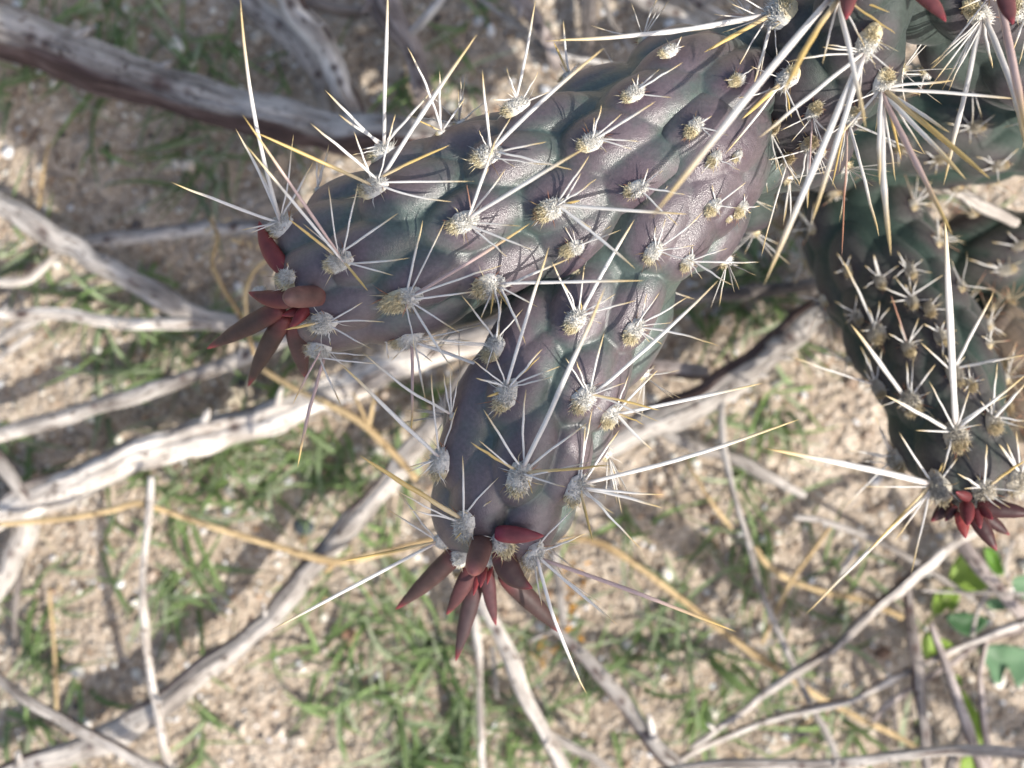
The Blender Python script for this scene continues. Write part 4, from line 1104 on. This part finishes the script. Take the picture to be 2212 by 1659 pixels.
dress(JA, (1, 0), [
 ((215, 1225), 215, [(880, 220, 40), (80, 850, 17), (345, 740, 14), (700, 940, 24, 'g'), (862, 1175, 19), (716, 1306, 18), (-202, 800, 26), (-572, 850, 32, 'g')]),
 ((265, 1000), 190, [(302, -70, 38, 'w', 0.018), (602, 573, 24), (-107, 580, 26), (-22, 740, 24), (352, 740, 11), (120, 970, 11), (60, 1010, 10)]),
 ((640, 868), 70, [(425, 302, 22), (637, 458, 20), (800, 638, 17), (480, 770, 14, 'g')], {'nh': 120}),
 ((945, 1010), 210, [(912, 452, 22), (925, 655, 18, 'g'), (955, 710, 13), (890, 840, 9), (1700, 310, 38), (1105, 750, 15), (1330, 918, 18), (1500, 1100, 19), (1340, 1070, 12), (1128, 1085, 9)]),
 ((800, 1445), 215, [(1003, 892, 26), (955, 1080, 15), (1062, 1092, 17), (1600, 945, 36), (1162, 1464, 15), (1243, 1622, 18), (1075, 1665, 15), (812, 1190, 9, 'r')]),
 ((1610, 925), 185, [(1690, 678, 14), (1640, 760, 10), (1818, 738, 13), (2034, 658, 22), (1932, 918, 15), (1882, 966, 13), (1720, 990, 8)]),
 ((1135, 700), 190, [(1258, 0, 24, 'w', 0.008), (1070, 438, 16), (1277, 463, 12), (1095, 572, 10), (975, 648, 14), (1360, 590, 13), (1070, 600, 9)]),
 ((1470, 520), 120, [(1440, 130, 20), (1410, 410, 12), (1542, 400, 12), (1375, 268, 20, 'g'), (1515, 420, 10)], {'nh': 160}),
 ((1895, 635), 165, [(2062, 448, 14), (2215, 405, 16), (1925, 480, 9), (1885, 508, 9), (2142, 632, 12)]),
 ((2130, 385), 150, [(2205, 235, 13), (2132, 285, 9), (2225, 300, 10)], {'nh': 200}),
 ((1345, 1360), 225, [(1605, 1005, 18), (1555, 1120, 13), (1655, 1162, 15), (1548, 1298, 24, 'g'), (2245, 1388, 32), (1905, 1742, 28), (1622, 1480, 15), (1335, 1450, 8), (1290, 1440, 8)], {'dark': 0.8, 'tan': 0.5}),
 ((1872, 1195), 165, [(2082, 1105, 12), (1990, 1088, 12), (2230, 1262, 17), (2182, 1462, 16), (1850, 1310, 8), (1890, 1300, 8)]),
 ((1950, 1290), 110, [(2118, 1202, 10), (2100, 1260, 9)], {'tan': 0.9, 'nh': 200}),
 ((1475, 1565), 165, [(1752, 1460, 12), (1812, 1490, 12), (1722, 1478, 9), (1448, 1468, 9), (1500, 1490, 8)], {'tan': 0.6}),
 ((150, 1660-25), 10, [], {'nh': 10}) ][:14])
dress(JA, (2, 0), [((310, 565), 130, [(462, 440, 10), (345, 462, 8), (265, 520, 7)], {'tan': 0.7})])
dress(JA, (0, 0), [
 ((2205, 1690), 210, [(1570, 740, 27, 'p'), (1585, 930, 25), (1950 + 180, 1200, 13), (2322, 1184, 15), (2582, 1380, 19), (2655, 1670, 17), (2552, 1786, 15), (2384, 1884, 24, 'g'), (1868, 1416, 25, 'g'), (1958, 1445, 11)], {'tan': 0.35, 'wr': 0.6}),
 ((1828, 1480), 215, [(1555, -25, 36, 'w', 0.022, 0.03), (1525, 830, 26), (1690, 1100, 13), (1900, 870, 15), (2034, 1040, 19), (1104, 1180, 27), (1560, 1492, 13), (1620, 1512, 10)], {'dark': 0.7, 'tan': 0.4}),
 ((2062, 1238), 60, [(2050, 1022, 12), (2080, 1062, 10), (2132, 935, 15)], {'nh': 90}),
])
dress(JA, (0, 1), [
 ((1862, 145), 150, [(1868, 40, 10)], {'tan': 0.5, 'wr': 0.75}),
 ((2105, 425), 185, [(2352, 300, 14), (2495, 428, 14), (2415, 608, 14), (2142, 580, 11), (1845, 478, 24, 'g')], {'tan': 0.25, 'wr': 0.75}),
 ((2065, 590), 200, [(1898, 962, 18, 'p'), (1928, 1372, 32, 'p', 0.004), (2210, 975, 16), (2462, 702, 15), (2425, 645, 13), (2250, 720, 12), (2030, 700, 8)], {'tan': 0.3, 'wr': 0.6}),
])
dress(JA, (1, 1), [
 ((385, 270), 330, [(530, -232, 20), (675, -232, 15), (1222, -212, 34, 'p'), (1042, 58, 17), (880, 228, 17), (482, 642, 13), (732, 748, 21), (772, 500, 15), (392, 400, 9, 'r')], {'tan': 0.75, 'wr': 0.42}),
 ((425, 535), 225, [(840, 545, 15), (930, 440, 13), (1202, 815, 28), (600, 690, 12), (452, 1165, 30, 'p'), (552, 952, 18), (320, 682, 11)], {'wr': 0.5}),
 ((955, 170), 225, [(1962, 160, 30), (1480, 18, 24), (1192, 572, 22), (1116, 372, 18, 'g'), (972, 382, 18, 'g'), (900, 412, 15), (1276, 332, 15), (1022, 540, 13)], {'tan': 0.5}),
 ((1520, 35), 140, [(1690, 120, 10), (1580, 75, 9), (1750, 60, 9)], {'tan': 0.8, 'wr': 0.7}),
 ((290, 560), 20, [(305, 668, 14)], {'nh': 20}),
])
dress(JB, (1, 0), [((2010, 1632), 165, [(2102, 1412, 13), (2036, 1468, 11), (2345, 1375, 15), (2290, 1590, 12), (2300, 1700, 9)])])
dress(JB, (2, 0), [
 ((50, 870), 160, [(192, 750, 14), (300, 880, 12), (205, 905, 9), (90, 770, 9)], {'tan': 0.55}),
 ((180, 1045), 130, [(222, 1112, 9), (372, 1102, 10), (200, 1120, 8), (120, 1130, 8)], {'tan': 0.6}),
 ((308, 1012), 90, [(370, 1060, 10), (262, 1060, 9)], {'tan': 0.5}),
 ((180, 1335), 140, [(190, 1195, 12), (412, 1180, 14), (362, 1350, 11), (250, 1400, 8)], {'tan': 0.55}),
 ((350, 1350), 130, [(502, 1335, 13), (442, 1382, 12), (400, 1255, 10), (410, 1420, 8)], {'tan': 0.6}),
 ((285, 1410), 60, [(300, 1450, 6)], {'tan': 0.9, 'nh': 90}),
])
dress(JB, (2, 1), [((25, 42), 130, [(432, 45, 17), (322, 192, 16), (130, 150, 9), (62, -62, 11), (292, -52, 14), (60, 140, 8)], {'tan': 0.5})])
dress(JB, (1, 1), [
 ((1522, 415), 200, [(1365, 38, 17), (1440, 170, 13), (1576, 58, 13), (1902, -238, 32), (1546, 262, 12, 'g'), (1776, 244, 13), (1912, 284, 18), (1690, 440, 7)]),
 ((1895, 475), 190, [(1980, 238, 12), (2067, 234, 13), (2255, 262, 17), (2142, 430, 9), (2447, 585, 19), (2080, 575, 14), (2000, 560, 9)], {'tan': 0.5}),
 ((988, 610), 200, [(775, 248, 18), (1040, 268, 17), (1180, 343, 13), (540, 543, 15), (560, 580, 10), (930, 760, 9)], {'tan': 0.5}),
 ((1072, 905), 225, [(1347, -62, 32), (988, 620, 15), (848, 670, 13), (868, 790, 18), (1302, 600, 18), (1292, 648, 16, 'g'), (1422, 714, 15), (1372, 780, 13), (943, 912, 24, 'g'), (1060, 1010, 5)]),
 ((1560, 925), 215, [(1453, 658, 13), (1525, 680, 13), (1702, 498, 18), (2447, 155, 34), (1842, 820, 13), (2062, 1000, 21, 'g'), (2062, 1076, 18), (1680, 1000, 8)]),
 ((1735, 1025), 175, [(1862, 773, 14), (2052, 738, 20), (2733, 824, 34, 'w', 0.004), (2012, 1256, 24), (1962, 1090, 14, 'g'), (1800, 1110, 8)], {'tan': 0.5}),
 ((1145, 1440), 250, [(918, 988, 20), (1195, 858, 20), (1706, 205, 48), (1592, 1078, 20), (1622, 1330, 16), (1742, 1354, 26, 'g'), (1460, 1500, 15), (890, 1193, 15), (838, 1203, 24, 'g'), (1240, 1542, 10, 'g')]),
 ((650, 1340), 230, [(-8, 695, 38), (580, 758, 17), (752, 972, 15), (428, 1370, 14), (418, 1402, 13), (488, 1442, 12), (680, 1500, 10)]),
 ((712, 1045), 60, [(132, 618, 25), (660, 758, 14), (705, 738, 13), (758, 798, 12)], {'nh': 80}),
 ((1510, 1505), 225, [(1580, 1088, 15), (1626, 983, 17), (1802, 1128, 20), (2972, 1056, 38, 'w', 0.004), (2092, 1550, 21), (2082, 1632, 28), (1765, 1668, 18), (1632, 1862, 24, 'g'), (1947, 1902, 20)]),
 ((812, 1735), 230, [(786, 1290, 19), (1020, 1432, 15), (972, 1582, 14), (118, 1290, 46, 'g'), (430, 1640, 15), (362, 1520, 15), (735, 1838, 13, 'g')], {'tan': 0.2}),
 ((655, 1845), 130, [(365, 1518, 14), (290, 1640, 15), (-458, 2425, 32, 'w', 0.0), (-5, 1980, 26, 'g', 0.0), (780, 1760, 12)], {'tan': 0.1}),
])
dress(JB, (1, 2), [((1235, 275), 250, [(1300, 140, 13), (1502, -15, 15), (1590, 135, 15), (2560, 778, 38, 'p', 0.002), (1790, 730, 27, 'w', 0.0), (1590, 1180, 34, 'w', -0.002), (1300, 612, 17, 'w', -0.002), (1325, 570, 12, 'w', -0.002), (1690, 600, 12, 'w', -0.003)], {'tan': 0.3, 'wr': 0.5})])

dress(JF, (2, 0), [
 ((655, 90), 270, [(-893, 268, 44, 'w', 0.012), (-80, 215, 18), (138, 338, 42, 'g'), (342, 472, 14), (498, 500, 13), (455, 567, 26), (612, 392, 11), (300, 15, 12), (200, 92, 13), (350, -30, 12), (250, 210, 11)], {'tan': 0.35, 'wr': 0.7}),
 ((1040, -60), 260, [(-208, 1412, 66, 'w', 0.030), (650, 604, 56, 'g', 0.02), (908, 422, 18), (1182, 310, 17), (1186, 832, 46, 'w', 0.016), (1382, 222, 18, 'g'), (1340, 82, 18, 'g')]),
 ((1200, 260), 290, [(903, 305, 14), (678, 402, 16), (490, 897, 40, 'w', 0.010), (528, 1845, 62, 'w', 0.022), (832, 1452, 50, 'w', 0.016), (1140, 705, 13), (1370, 470, 13), (1250, 420, 10), (930, 290, 11)], {'tan': 0.45, 'wr': 0.45}),
 ((1300, 525), 220, [(1280, 1205, 40, 'w', 0.012), (1348, 1655, 56, 'w', 0.018), (1750, 1522, 54, 'p', 0.020), (1732, 862, 34, 'w', 0.012), (1836, 1162, 44, 'w', 0.016), (1992, 1158, 50, 'g', 0.018), (1570, 1002, 18), (1416, 1036, 24, 'g'), (1382, 1172, 20), (1000, 700, 12), (988, 912, 24), (2212, 645, 28, 'w', 0.008), (1752, 522, 26), (1545, 612, 12), (1540, 530, 11), (1502, 750, 13), (1400, 890, 12), (1250, 860, 11)], {'tan': 0.4, 'wr': 0.55}),
 ((1080, 745), 160, [(968, 1205, 19, 'g'), (1272, 1532, 27), (1028, 1052, 14), (1562, 1000, 18), (1030, 1662, 18, 'r'), (1200, 760, 11), (930, 880, 10), (1120, 980, 12), (1010, 1120, 11)], {'tan': 0.4}),
 ((860, 715), 150, [(640, 842, 12), (810, 1352, 15, 'p'), (930, 1000, 10), (962, 882, 15), (700, 920, 9), (880, 920, 9)], {'tan': 0.6}),
 ((590, 835), 140, [(652, 1152, 14), (612, 1100, 12), (742, 1200, 13), (470, 790, 9), (390, 872, 9), (460, 900, 9)], {'tan': 0.7, 'old': 0.4}),
 ((690, 500), 200, [(384, 772, 40, 'g'), (272, 1002, 22), (676, 782, 12), (705, 762, 15, 'g'), (797, 832, 14), (358, 636, 12), (440, 430, 10), (540, 610, 10)], {'tan': 0.3}),
 ((825, 920), 150, [(755, 1202, 16), (806, 1352, 15), (540, 1040, 11), (900, 1130, 10), (840, 1180, 10), (930, 1010, 9)], {'tan': 0.6, 'old': 0.4}),
 ((685, 1030), 120, [(508, 1662, 15), (762, 1202, 11), (600, 1100, 9), (740, 1140, 8)], {'tan': 0.7, 'old': 0.6}),
 ((545, 1060), 110, [(550, 1252, 9), (410, 1302, 12, 'r'), (600, 1180, 8)], {'tan': 0.7, 'old': 0.6}),
 ((890, 990), 100, [(1000, 1230, 10), (920, 1140, 9)], {'tan': 0.3}),
])
dress(JG, (2, 0), [
 ((1900, 80), 260, [(1595, 462, 17), (1590, 585, 15), (1690, 1203, 46, 'w', 0.012), (2240, 1010, 56, 'w', 0.020), (2012, 442, 30), (1680, 585, 15), (1722, 560, 13), (1600, 420, 13), (1770, 480, 11), (1712, 620, 12)], {'tan': 0.5, 'wr': 0.5}),
 ((2010, -80), 240, [(2260, 1000, 74, 'p', 0.03), (1600, 455, 16), (1790, 60, 16)], {}),
 ((2190, 70), 240, [(2330, 220, 42, 'g'), (2400, 100, 60), (2450, 180, 40), (2140, 330, 20), (2330, 470, 30), (2180, 420, 14)], {}),
])

JA.fill(0.0105, only_back=True, keep=1.12); JB.fill(0.0105, only_back=True, keep=1.12); JF.fill(0.0115, only_back=True, keep=1.4); JG.fill(0.0115)
JA.other, JB.other = JB, JA
for J, nm in ((JA, 'left arm ending in a red-leaved tip'), (JB, 'lower arm pointing at the bottom edge'), (JF, 'upper stem leaning out of the top edge'), (JG, 'stem in the top right corner')):
    J.build('stem_joint', M_CACT_SHADED if J in (JF, JG) else M_CACT, main, main_off, label=nm)
    finish(J)

# unseen stem added beyond the lower right, placed to shade the arm tips
def joint_xyz(pts, seed, **kw):
    ax = [(x / wz(z) * VW + VW / 2, VH / 2 - y / wz(z) * VW, z, r / wz(z) * VW) for x, y, z, r in pts]
    J = Joint(ax, nt=160, na=110, seed=seed, **kw); J.meas = []; J.skip_front = False
    return J
JSHADE = joint_xyz([(0.062, -0.050, 0.250, 0.012), (0.072, -0.060, 0.252, 0.0165), (0.088, -0.084, 0.250, 0.018), (0.104, -0.110, 0.244, 0.014)], 41)
JSHADE.fill(0.012); JSHADE.build('stem_joint', M_CACT, main, main_off); finish(JSHADE, hair=60, auto_n=4)  # added unseen joint that shades the arm tips
raw = np.array([(0.103, -0.106, 0.244, 0.006), (0.135, -0.120, 0.215, 0.0040), (0.185, -0.140, 0.150, 0.0042), (0.220, -0.150, 0.080, 0.0048), (0.240, -0.155, -0.004, 0.006)])
cX, sX = catmull(raw, 60)
vX, fX, _, thX = tube(cX[:, :3], cX[:, 3], 12)
link('added_shade_stem', make_mesh('added_shade_stem', vX - main_off, fX, W_GREY, attrs={'grain': vX, 'bark': np.zeros(len(vX))}), main)  # added woody foot carrying the unseen shading joint down to the sand

# leaves of the left tip
def Z7(x, y): return (424.5 + 0.1919 * x, 545.8 + 0.1919 * y)
def Z4(x, y): return (849.0 + 0.1919 * x, 1121.8 + 0.1919 * y)
RED, MAG, GRN = (0.19, 0.035, 0.040), (0.17, 0.022, 0.045), (0.135, 0.078, 0.066)
fleshy(JA, Z7(1010, 210), Z7(705, -355), 36, 0.108, 0.104, cA=RED, cB=(0.152, 0.036, 0.036), bend=(-16, 8))
fleshy(JA, Z7(1460, 480), Z7(980, 510), 42, 0.109, 0.117, cA=RED, cB=GRN, cT=GRN, blunt=True)
fleshy(JA, Z7(1110, 520), Z7(585, 445), 36, 0.110, 0.106, cA=(0.10, 0.05, 0.045), cB=(0.107, 0.034, 0.031), bend=(0, 14))
fleshy(JA, Z7(960, 620), Z7(115, 1080), 38, 0.106, 0.091, cB=(0.054, 0.033, 0.030))
fleshy(JA, Z7(1000, 720), Z7(580, 1505), 36, 0.104, 0.087, bend=(-6, -4))
fleshy(JA, Z7(1090, 740), Z7(1240, 1420), 38, 0.103, 0.089, cB=(0.076, 0.041, 0.042), bend=(-4, 4))
fleshy(JA, Z7(1270, 600), Z7(1050, 850), 24, 0.108, 0.110, cA=RED, cB=RED)
fleshy(JA, Z7(1180, 640), Z7(960, 710), 18, 0.107, 0.108, cA=RED, cB=RED)
# leaves of the lower tip
fleshy(JB, Z4(1040, 130), Z4(890, 620), 43, 0.104, 0.117, cA=MAG, cB=GRN, cT=(0.30, 0.12, 0.10), blunt=True, bend=(4, -4))
fleshy(JB, Z4(1150, 150), Z4(1700, 185), 34, 0.1105, 0.1115, cA=MAG, cB=(0.170, 0.043, 0.050), bend=(0, 4))
fleshy(JB, Z4(800, 290), Z4(25, 1015), 38, 0.100, 0.088, cB=(0.056, 0.034, 0.031), bend=(4, 4))
fleshy(JB, Z4(900, 500), Z4(600, 1075), 32, 0.099, 0.094, cB=(0.085, 0.036, 0.036), bend=(4, 6))
fleshy(JB, Z4(950, 640), Z4(705, 1600), 33, 0.093, 0.086, cB=(0.056, 0.036, 0.037))
fleshy(JB, Z4(1050, 480), Z4(1160, 1195), 28, 0.098, 0.090, cB=(0.076, 0.034, 0.038), bend=(-6, 6))
fleshy(JB, Z4(1230, 330), Z4(1570, 775), 48, 0.106, 0.107, cA=(0.22, 0.06, 0.08), cB=(0.072, 0.041, 0.036), bend=(-26, 22))
fleshy(JB, Z4(1230, 620), Z4(1900, 1290), 38, 0.099, 0.090, cB=(0.054, 0.033, 0.030), bend=(10, 2))
fleshy(JB, Z4(1010, 470), Z4(985, 770), 20, 0.103, 0.106, cA=RED, cB=(0.152, 0.034, 0.040))
fleshy(JB, Z4(950, 640), Z4(905, 860), 11, 0.100, 0.102, cA=RED, cB=RED)
fleshy(JB, Z4(1100, 500), Z4(1060, 735), 10, 0.102, 0.104, cA=RED, cB=RED)
fleshy(JB, Z4(1310, 380), Z4(1350, 620), 18, 0.102, 0.104, cA=MAG, cB=MAG)
fleshy(JB, Z4(830, 200), Z4(700, 400), 34, 0.098, 0.098, cA=(0.16, 0.10, 0.08), cB=MAG, cT=MAG, blunt=True)
tdn = lambda x, y, z: np.array([x, y, z]) / np.linalg.norm([x, y, z])
for (q, z, L, W, n, T, tan) in [
    (Z4(1240, 270), 0.108, 0.0050, 0.0040, (0.1, -0.3, 1), (0.5, -0.9, 0), 0.5), (Z4(1080, 380), 0.105, 0.0055, 0.0028, (0, -0.5, 1), (0, -1, 0), 0.1),
    (Z4(760, 400), 0.100, 0.0050, 0.0030, (-0.4, -0.4, 1), (-0.2, -1, 0), 0.1), (Z4(1350, 540), 0.103, 0.0040, 0.0018, (0.3, -0.5, 1), (0.1, -1, 0), 0.1), (Z4(740, 560), 0.093, 0.0040, 0.0024, (-0.3, -0.6, 1), (0, -1, 0), 0.6)]:
    tuft_at(JB, P(*q, z), tdn(*n), tdn(*T), L, W, tan=tan, nh=240)
for (q, z, L, W, n, T, tan) in [
    (Z7(1200, 740), 0.104, 0.0026, 0.0020, (-0.3, -0.4, 1), (-1, -0.3, 0), 0.1), (Z7(1270, 600), 0.106, 0.0034, 0.0016, (-0.2, -0.2, 1), (1, 0, 0), 0.1),
    (Z7(700, 430), 0.098, 0.0036, 0.0016, (-0.5, 0.3, 0.8), (-1, -0.1, 0), 0.1), (Z7(1050, 330), 0.109, 0.0050, 0.0032, (-0.2, 0.3, 1), (0.2, -1, 0), 0.5)]:
    tuft_at(JA, P(*q, z), tdn(*n), tdn(*T), L, W, tan=tan, nh=200)
# leaves at the top edge
def Q(i, j, x, y): return L3(i, j, x, y)
fleshy(JF, Q(2, 0, 1085, -120), Q(2, 0, 1058, 128), 34, 0.128, 0.134, cA=RED, cB=(0.13, 0.045, 0.045))
fleshy(JF, Q(2, 0, 1490, -80), Q(2, 0, 1705, 140), 32, 0.128, 0.132, cA=RED, cB=(0.15, 0.05, 0.05), bend=(10, -6))
fleshy(JG, Q(2, 0, 2075, -60), Q(2, 0, 2140, 158), 34, 0.126, 0.130, cA=RED, cB=(0.13, 0.05, 0.05))

# ---- the lower, older cactus on the right
old_off = P(2120, 480, 0.0)
oldc = link('cholla_cactus', None, None, old_off, label='dark green shaded cactus lower down at the right edge, its tip red-leaved', category='cactus', group='spiny cholla cacti')
JC = Joint([(1840, 385, 0.040, 90), (1858, 450, 0.044, 116), (1892, 560, 0.050, 128), (1958, 690, 0.058, 132), (2014, 815, 0.066, 130), (2062, 930, 0.071, 120), (2095, 1030, 0.075, 102), (2112, 1105, 0.076, 78)], seed=21, nt=260, na=190, amp=0.0020)
JD = Joint([(1690, 335, 0.050, 64), (1790, 310, 0.052, 98), (1950, 288, 0.054, 116), (2100, 268, 0.056, 122), (2300, 245, 0.058, 118), (2420, 230, 0.058, 90)], seed=23, nt=220, na=130, amp=0.0018)
JE = Joint([(1960, 590, 0.030, 80), (2090, 566, 0.036, 104), (2260, 556, 0.040, 112), (2400, 550, 0.046, 94)], seed=27, nt=180, na=130, amp=0.0018)
JH = Joint([(2100, 700, 0.046, 74), (2170, 770, 0.048, 92), (2230, 860, 0.050, 92), (2290, 960, 0.050, 66)], seed=29, nt=150, na=110, amp=0.0016)
for J in (JC, JD, JE, JH): J.meas = []; J.skip_front = False
dress(JC, (2, 1), [
 ((1275, 165), 120, [(1240, -10, 24), (1400, 60, 10), (1180, 60, 10), (1170, 210, 8), (1350, 220, 8), (1330, 110, 8)]),
 ((1470, 105), 120, [(1400, 30, 9), (1560, 20, 9), (1620, 110, 9), (1480, 240, 9), (1360, 150, 8), (1390, -30, 11)]),
 ((1488, 305), 120, [(1340, 298, 10), (1520, 150, 10), (1440, 180, 10), (1630, 280, 9), (1690, 120, 13), (1600, 380, 8), (1380, 140, 10), (1290, 200, 12)]),
 ((1130, 395), 110, [(985, 290, 12), (1040, 380, 8), (1130, 250, 9), (1190, 290, 8), (1050, 440, 8)]),
 ((1268, 500), 150, [(1020, -5, 17), (1275, 288, 12), (1342, 330, 13), (1200, 330, 10), (1150, 485, 8), (1380, 440, 9)], {'wr': 0.75}),
 ((1468, 595), 130, [(1350, 250, 13, 'r'), (1530, 402, 11), (1562, 442, 11), (1330, 500, 12), (1560, 540, 9), (1400, 440, 9)], {'tan': 0.5}),
 ((1672, 525), 130, [(1560, 440, 14), (1700, 420, 10), (1780, 480, 10), (1690, 660, 10), (1790, 570, 9), (1630, 430, 9)]),
 ((1270, 855), 140, [(698, 650, 15), (1200, 650, 12), (1292, 600, 12), (1150, 580, 10), (1182, 858, 9), (1410, 910, 12), (1170, 730, 9)]),
 ((1478, 945), 170, [(1090, 440, 38, 'w', 0.008), (1448, 678, 17), (1496, 650, 12), (1640, 700, 17), (1612, 880, 9), (1390, 990, 9), (1255, 990, 8)], {'wr': 0.8}),
 ((1762, 780), 170, [(2018, 228, 27, 'w', 0.008), (1540, 558, 15), (2225, 640, 24), (1832, 650, 11), (1700, 640, 10), (1880, 820, 10)], {'tan': 0.3}),
 ((1868, 835), 110, [(1930, 900, 9), (1850, 700, 10), (1960, 800, 9), (1820, 880, 10)], {'tan': 0.7}),
 ((1775, 1165), 210, [(1700, -258, 62, 'w', 0.022), (1310, 900, 36, 'w', 0.008), (1598, 808, 15), (1862, 868, 15), (1505, 1130, 14), (1940, 1092, 10), (2230, 765, 25), (1678, 1410, 17), (2120, 900, 14)], {'tan': 0.4, 'wr': 0.7}),
 ((2003, 1080), 170, [(2230, 815, 26), (2042, 688, 16), (1928, 940, 13), (2240, 1068, 16), (2230, 1115, 13), (1990, 920, 9)], {'tan': 0.5}),
 ((1345, 1350), 160, [(1250, 1030, 14), (1065, 1258, 14), (1288, 1120, 11), (1165, 1272, 11), (1048, 1625, 15), (1130, 1330, 9)], {'wr': 0.8}),
 ((1665, 1490), 220, [(524, 1245, 58, 'w', 0.006), (1402, 1138, 18), (1782, 1308, 16), (1690, 1340, 16, 'g'), (1480, 2060, 16), (790, 2330, 30, 'w', 0.002), (1190, 1930, 24, 'g', 0.002), (1370, 1850, 15), (1160, 1495, 11)], {'tan': 0.15, 'wr': 0.7}),
 ((1955, 1525), 180, [(1970, 1218, 17), (1778, 1405, 20), (1820, 1508, 12), (2125, 1632, 12), (2230, 1530, 12), (2225, 1322, 25, 'g'), (2060, 1640, 10)], {'tan': 0.1, 'wr': 0.8}),
 ((2160, 1460), 190, [(2098, 1208, 17), (2160, 1130, 16), (2240, 1300, 16), (2048, 1220, 26, 'w', 0.006), (2230, 1480, 10)], {'tan': 0.1, 'wr': 0.7}),
 ((1080, 100), 90, [(1000, -20, 9), (1090, -10, 9), (1150, 60, 8), (980, 110, 8)], {'old': 0.6}),
 ((1600, 345), 120, [(1680, 240, 9), (1650, 420, 9), (1740, 350, 10)], {'old': 0.7}),
])
dress(JE, (2, 1), [((2090, 82), 130, [(1845, 15, 11), (1990, 105, 9), (1970, 50, 9), (2040, 20, 9)], {'old': 0.3}), ((2180, -60), 100, [(2100, -160, 9), (2000, -90, 9)], {'old': 0.5})])
dress(JD, (2, 0), [((1895, 815), 130, [(1780, 700, 9), (1710, 800, 10), (1890, 680, 9), (2030, 740, 9), (1750, 870, 8), (1860, 930, 9)], {'old': 0.6}),
 ((2050, 1060), 120, [(1900, 1010, 9), (1920, 1110, 9), (2050, 1200, 9), (2180, 960, 10), (1950, 960, 9)], {'old': 0.6}),
 ((1420, 960), 110, [(1300, 900, 9), (1400, 1080, 8), (1520, 1010, 9)], {'old': 0.9}), ((1670, 1020), 110, [(1560, 980, 9), (1640, 1130, 9), (1560, 1060, 9), (1760, 1100, 8)], {'old': 0.8}),
 ((1980, 540), 110, [(1850, 500, 9), (2060, 470, 9), (1880, 620, 9)], {'old': 0.9})])
JK = Joint([(1640, 400, 0.024, 34), (1700, 440, 0.024, 42), (1752, 500, 0.023, 36), (1788, 580, 0.022, 26), (1804, 660, 0.020, 24), (1822, 740, 0.020, 18)], seed=31, nt=140, na=90, amp=0.0014)
JK.meas = []; JK.skip_front = False; JK.fill(0.005)
JC.fill(0.0085); JD.fill(0.0085); JE.fill(0.0085); JH.fill(0.006)
M_DEAD = mat_cactus('dead_cactus_skin', (0.22, 0.16, 0.105), (0.15, 0.11, 0.07), (0.06, 0.04, 0.03))
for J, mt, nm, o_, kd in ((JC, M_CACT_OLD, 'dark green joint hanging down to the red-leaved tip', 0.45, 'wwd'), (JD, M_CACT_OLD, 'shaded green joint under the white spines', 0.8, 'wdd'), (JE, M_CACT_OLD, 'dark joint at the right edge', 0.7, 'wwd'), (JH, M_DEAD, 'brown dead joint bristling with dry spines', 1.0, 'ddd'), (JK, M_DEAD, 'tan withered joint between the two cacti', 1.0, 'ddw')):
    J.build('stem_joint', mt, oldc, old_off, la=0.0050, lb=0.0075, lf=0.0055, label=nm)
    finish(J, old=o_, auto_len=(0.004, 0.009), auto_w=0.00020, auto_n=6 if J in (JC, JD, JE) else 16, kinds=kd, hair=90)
CR, CM = (0.11, 0.022, 0.024), (0.050, 0.020, 0.020)
for a_, b_, w_, z0_, z1_, c_ in [
    ((1800, 0), (1834, 172), 26, 0.083, 0.085, (0.26, 0.05, 0.045)), ((1880, 0), (2036, 252), 32, 0.084, 0.085, CM), ((1910, -40), (2290, 14), 34, 0.085, 0.087, CM),
    ((1840, -60), (1848, 90), 30, 0.087, 0.091, CR), ((1900, -20), (1930, 110), 20, 0.087, 0.089, CR), ((1930, -30), (2010, 50), 18, 0.087, 0.090, CR),
    ((1740, -60), (1610, 62), 28, 0.080, 0.080, CM), ((1770, -40), (1700, 60), 20, 0.082, 0.082, CM), ((1950, 20), (2120, 150), 24, 0.080, 0.079, CM), ((1860, -90), (1770, -130), 20, 0.088, 0.091, CR)]:
    fleshy(JC, Q(2, 2, *a_), Q(2, 2, *b_), w_, z0_, z1_, cA=CR, cB=c_)
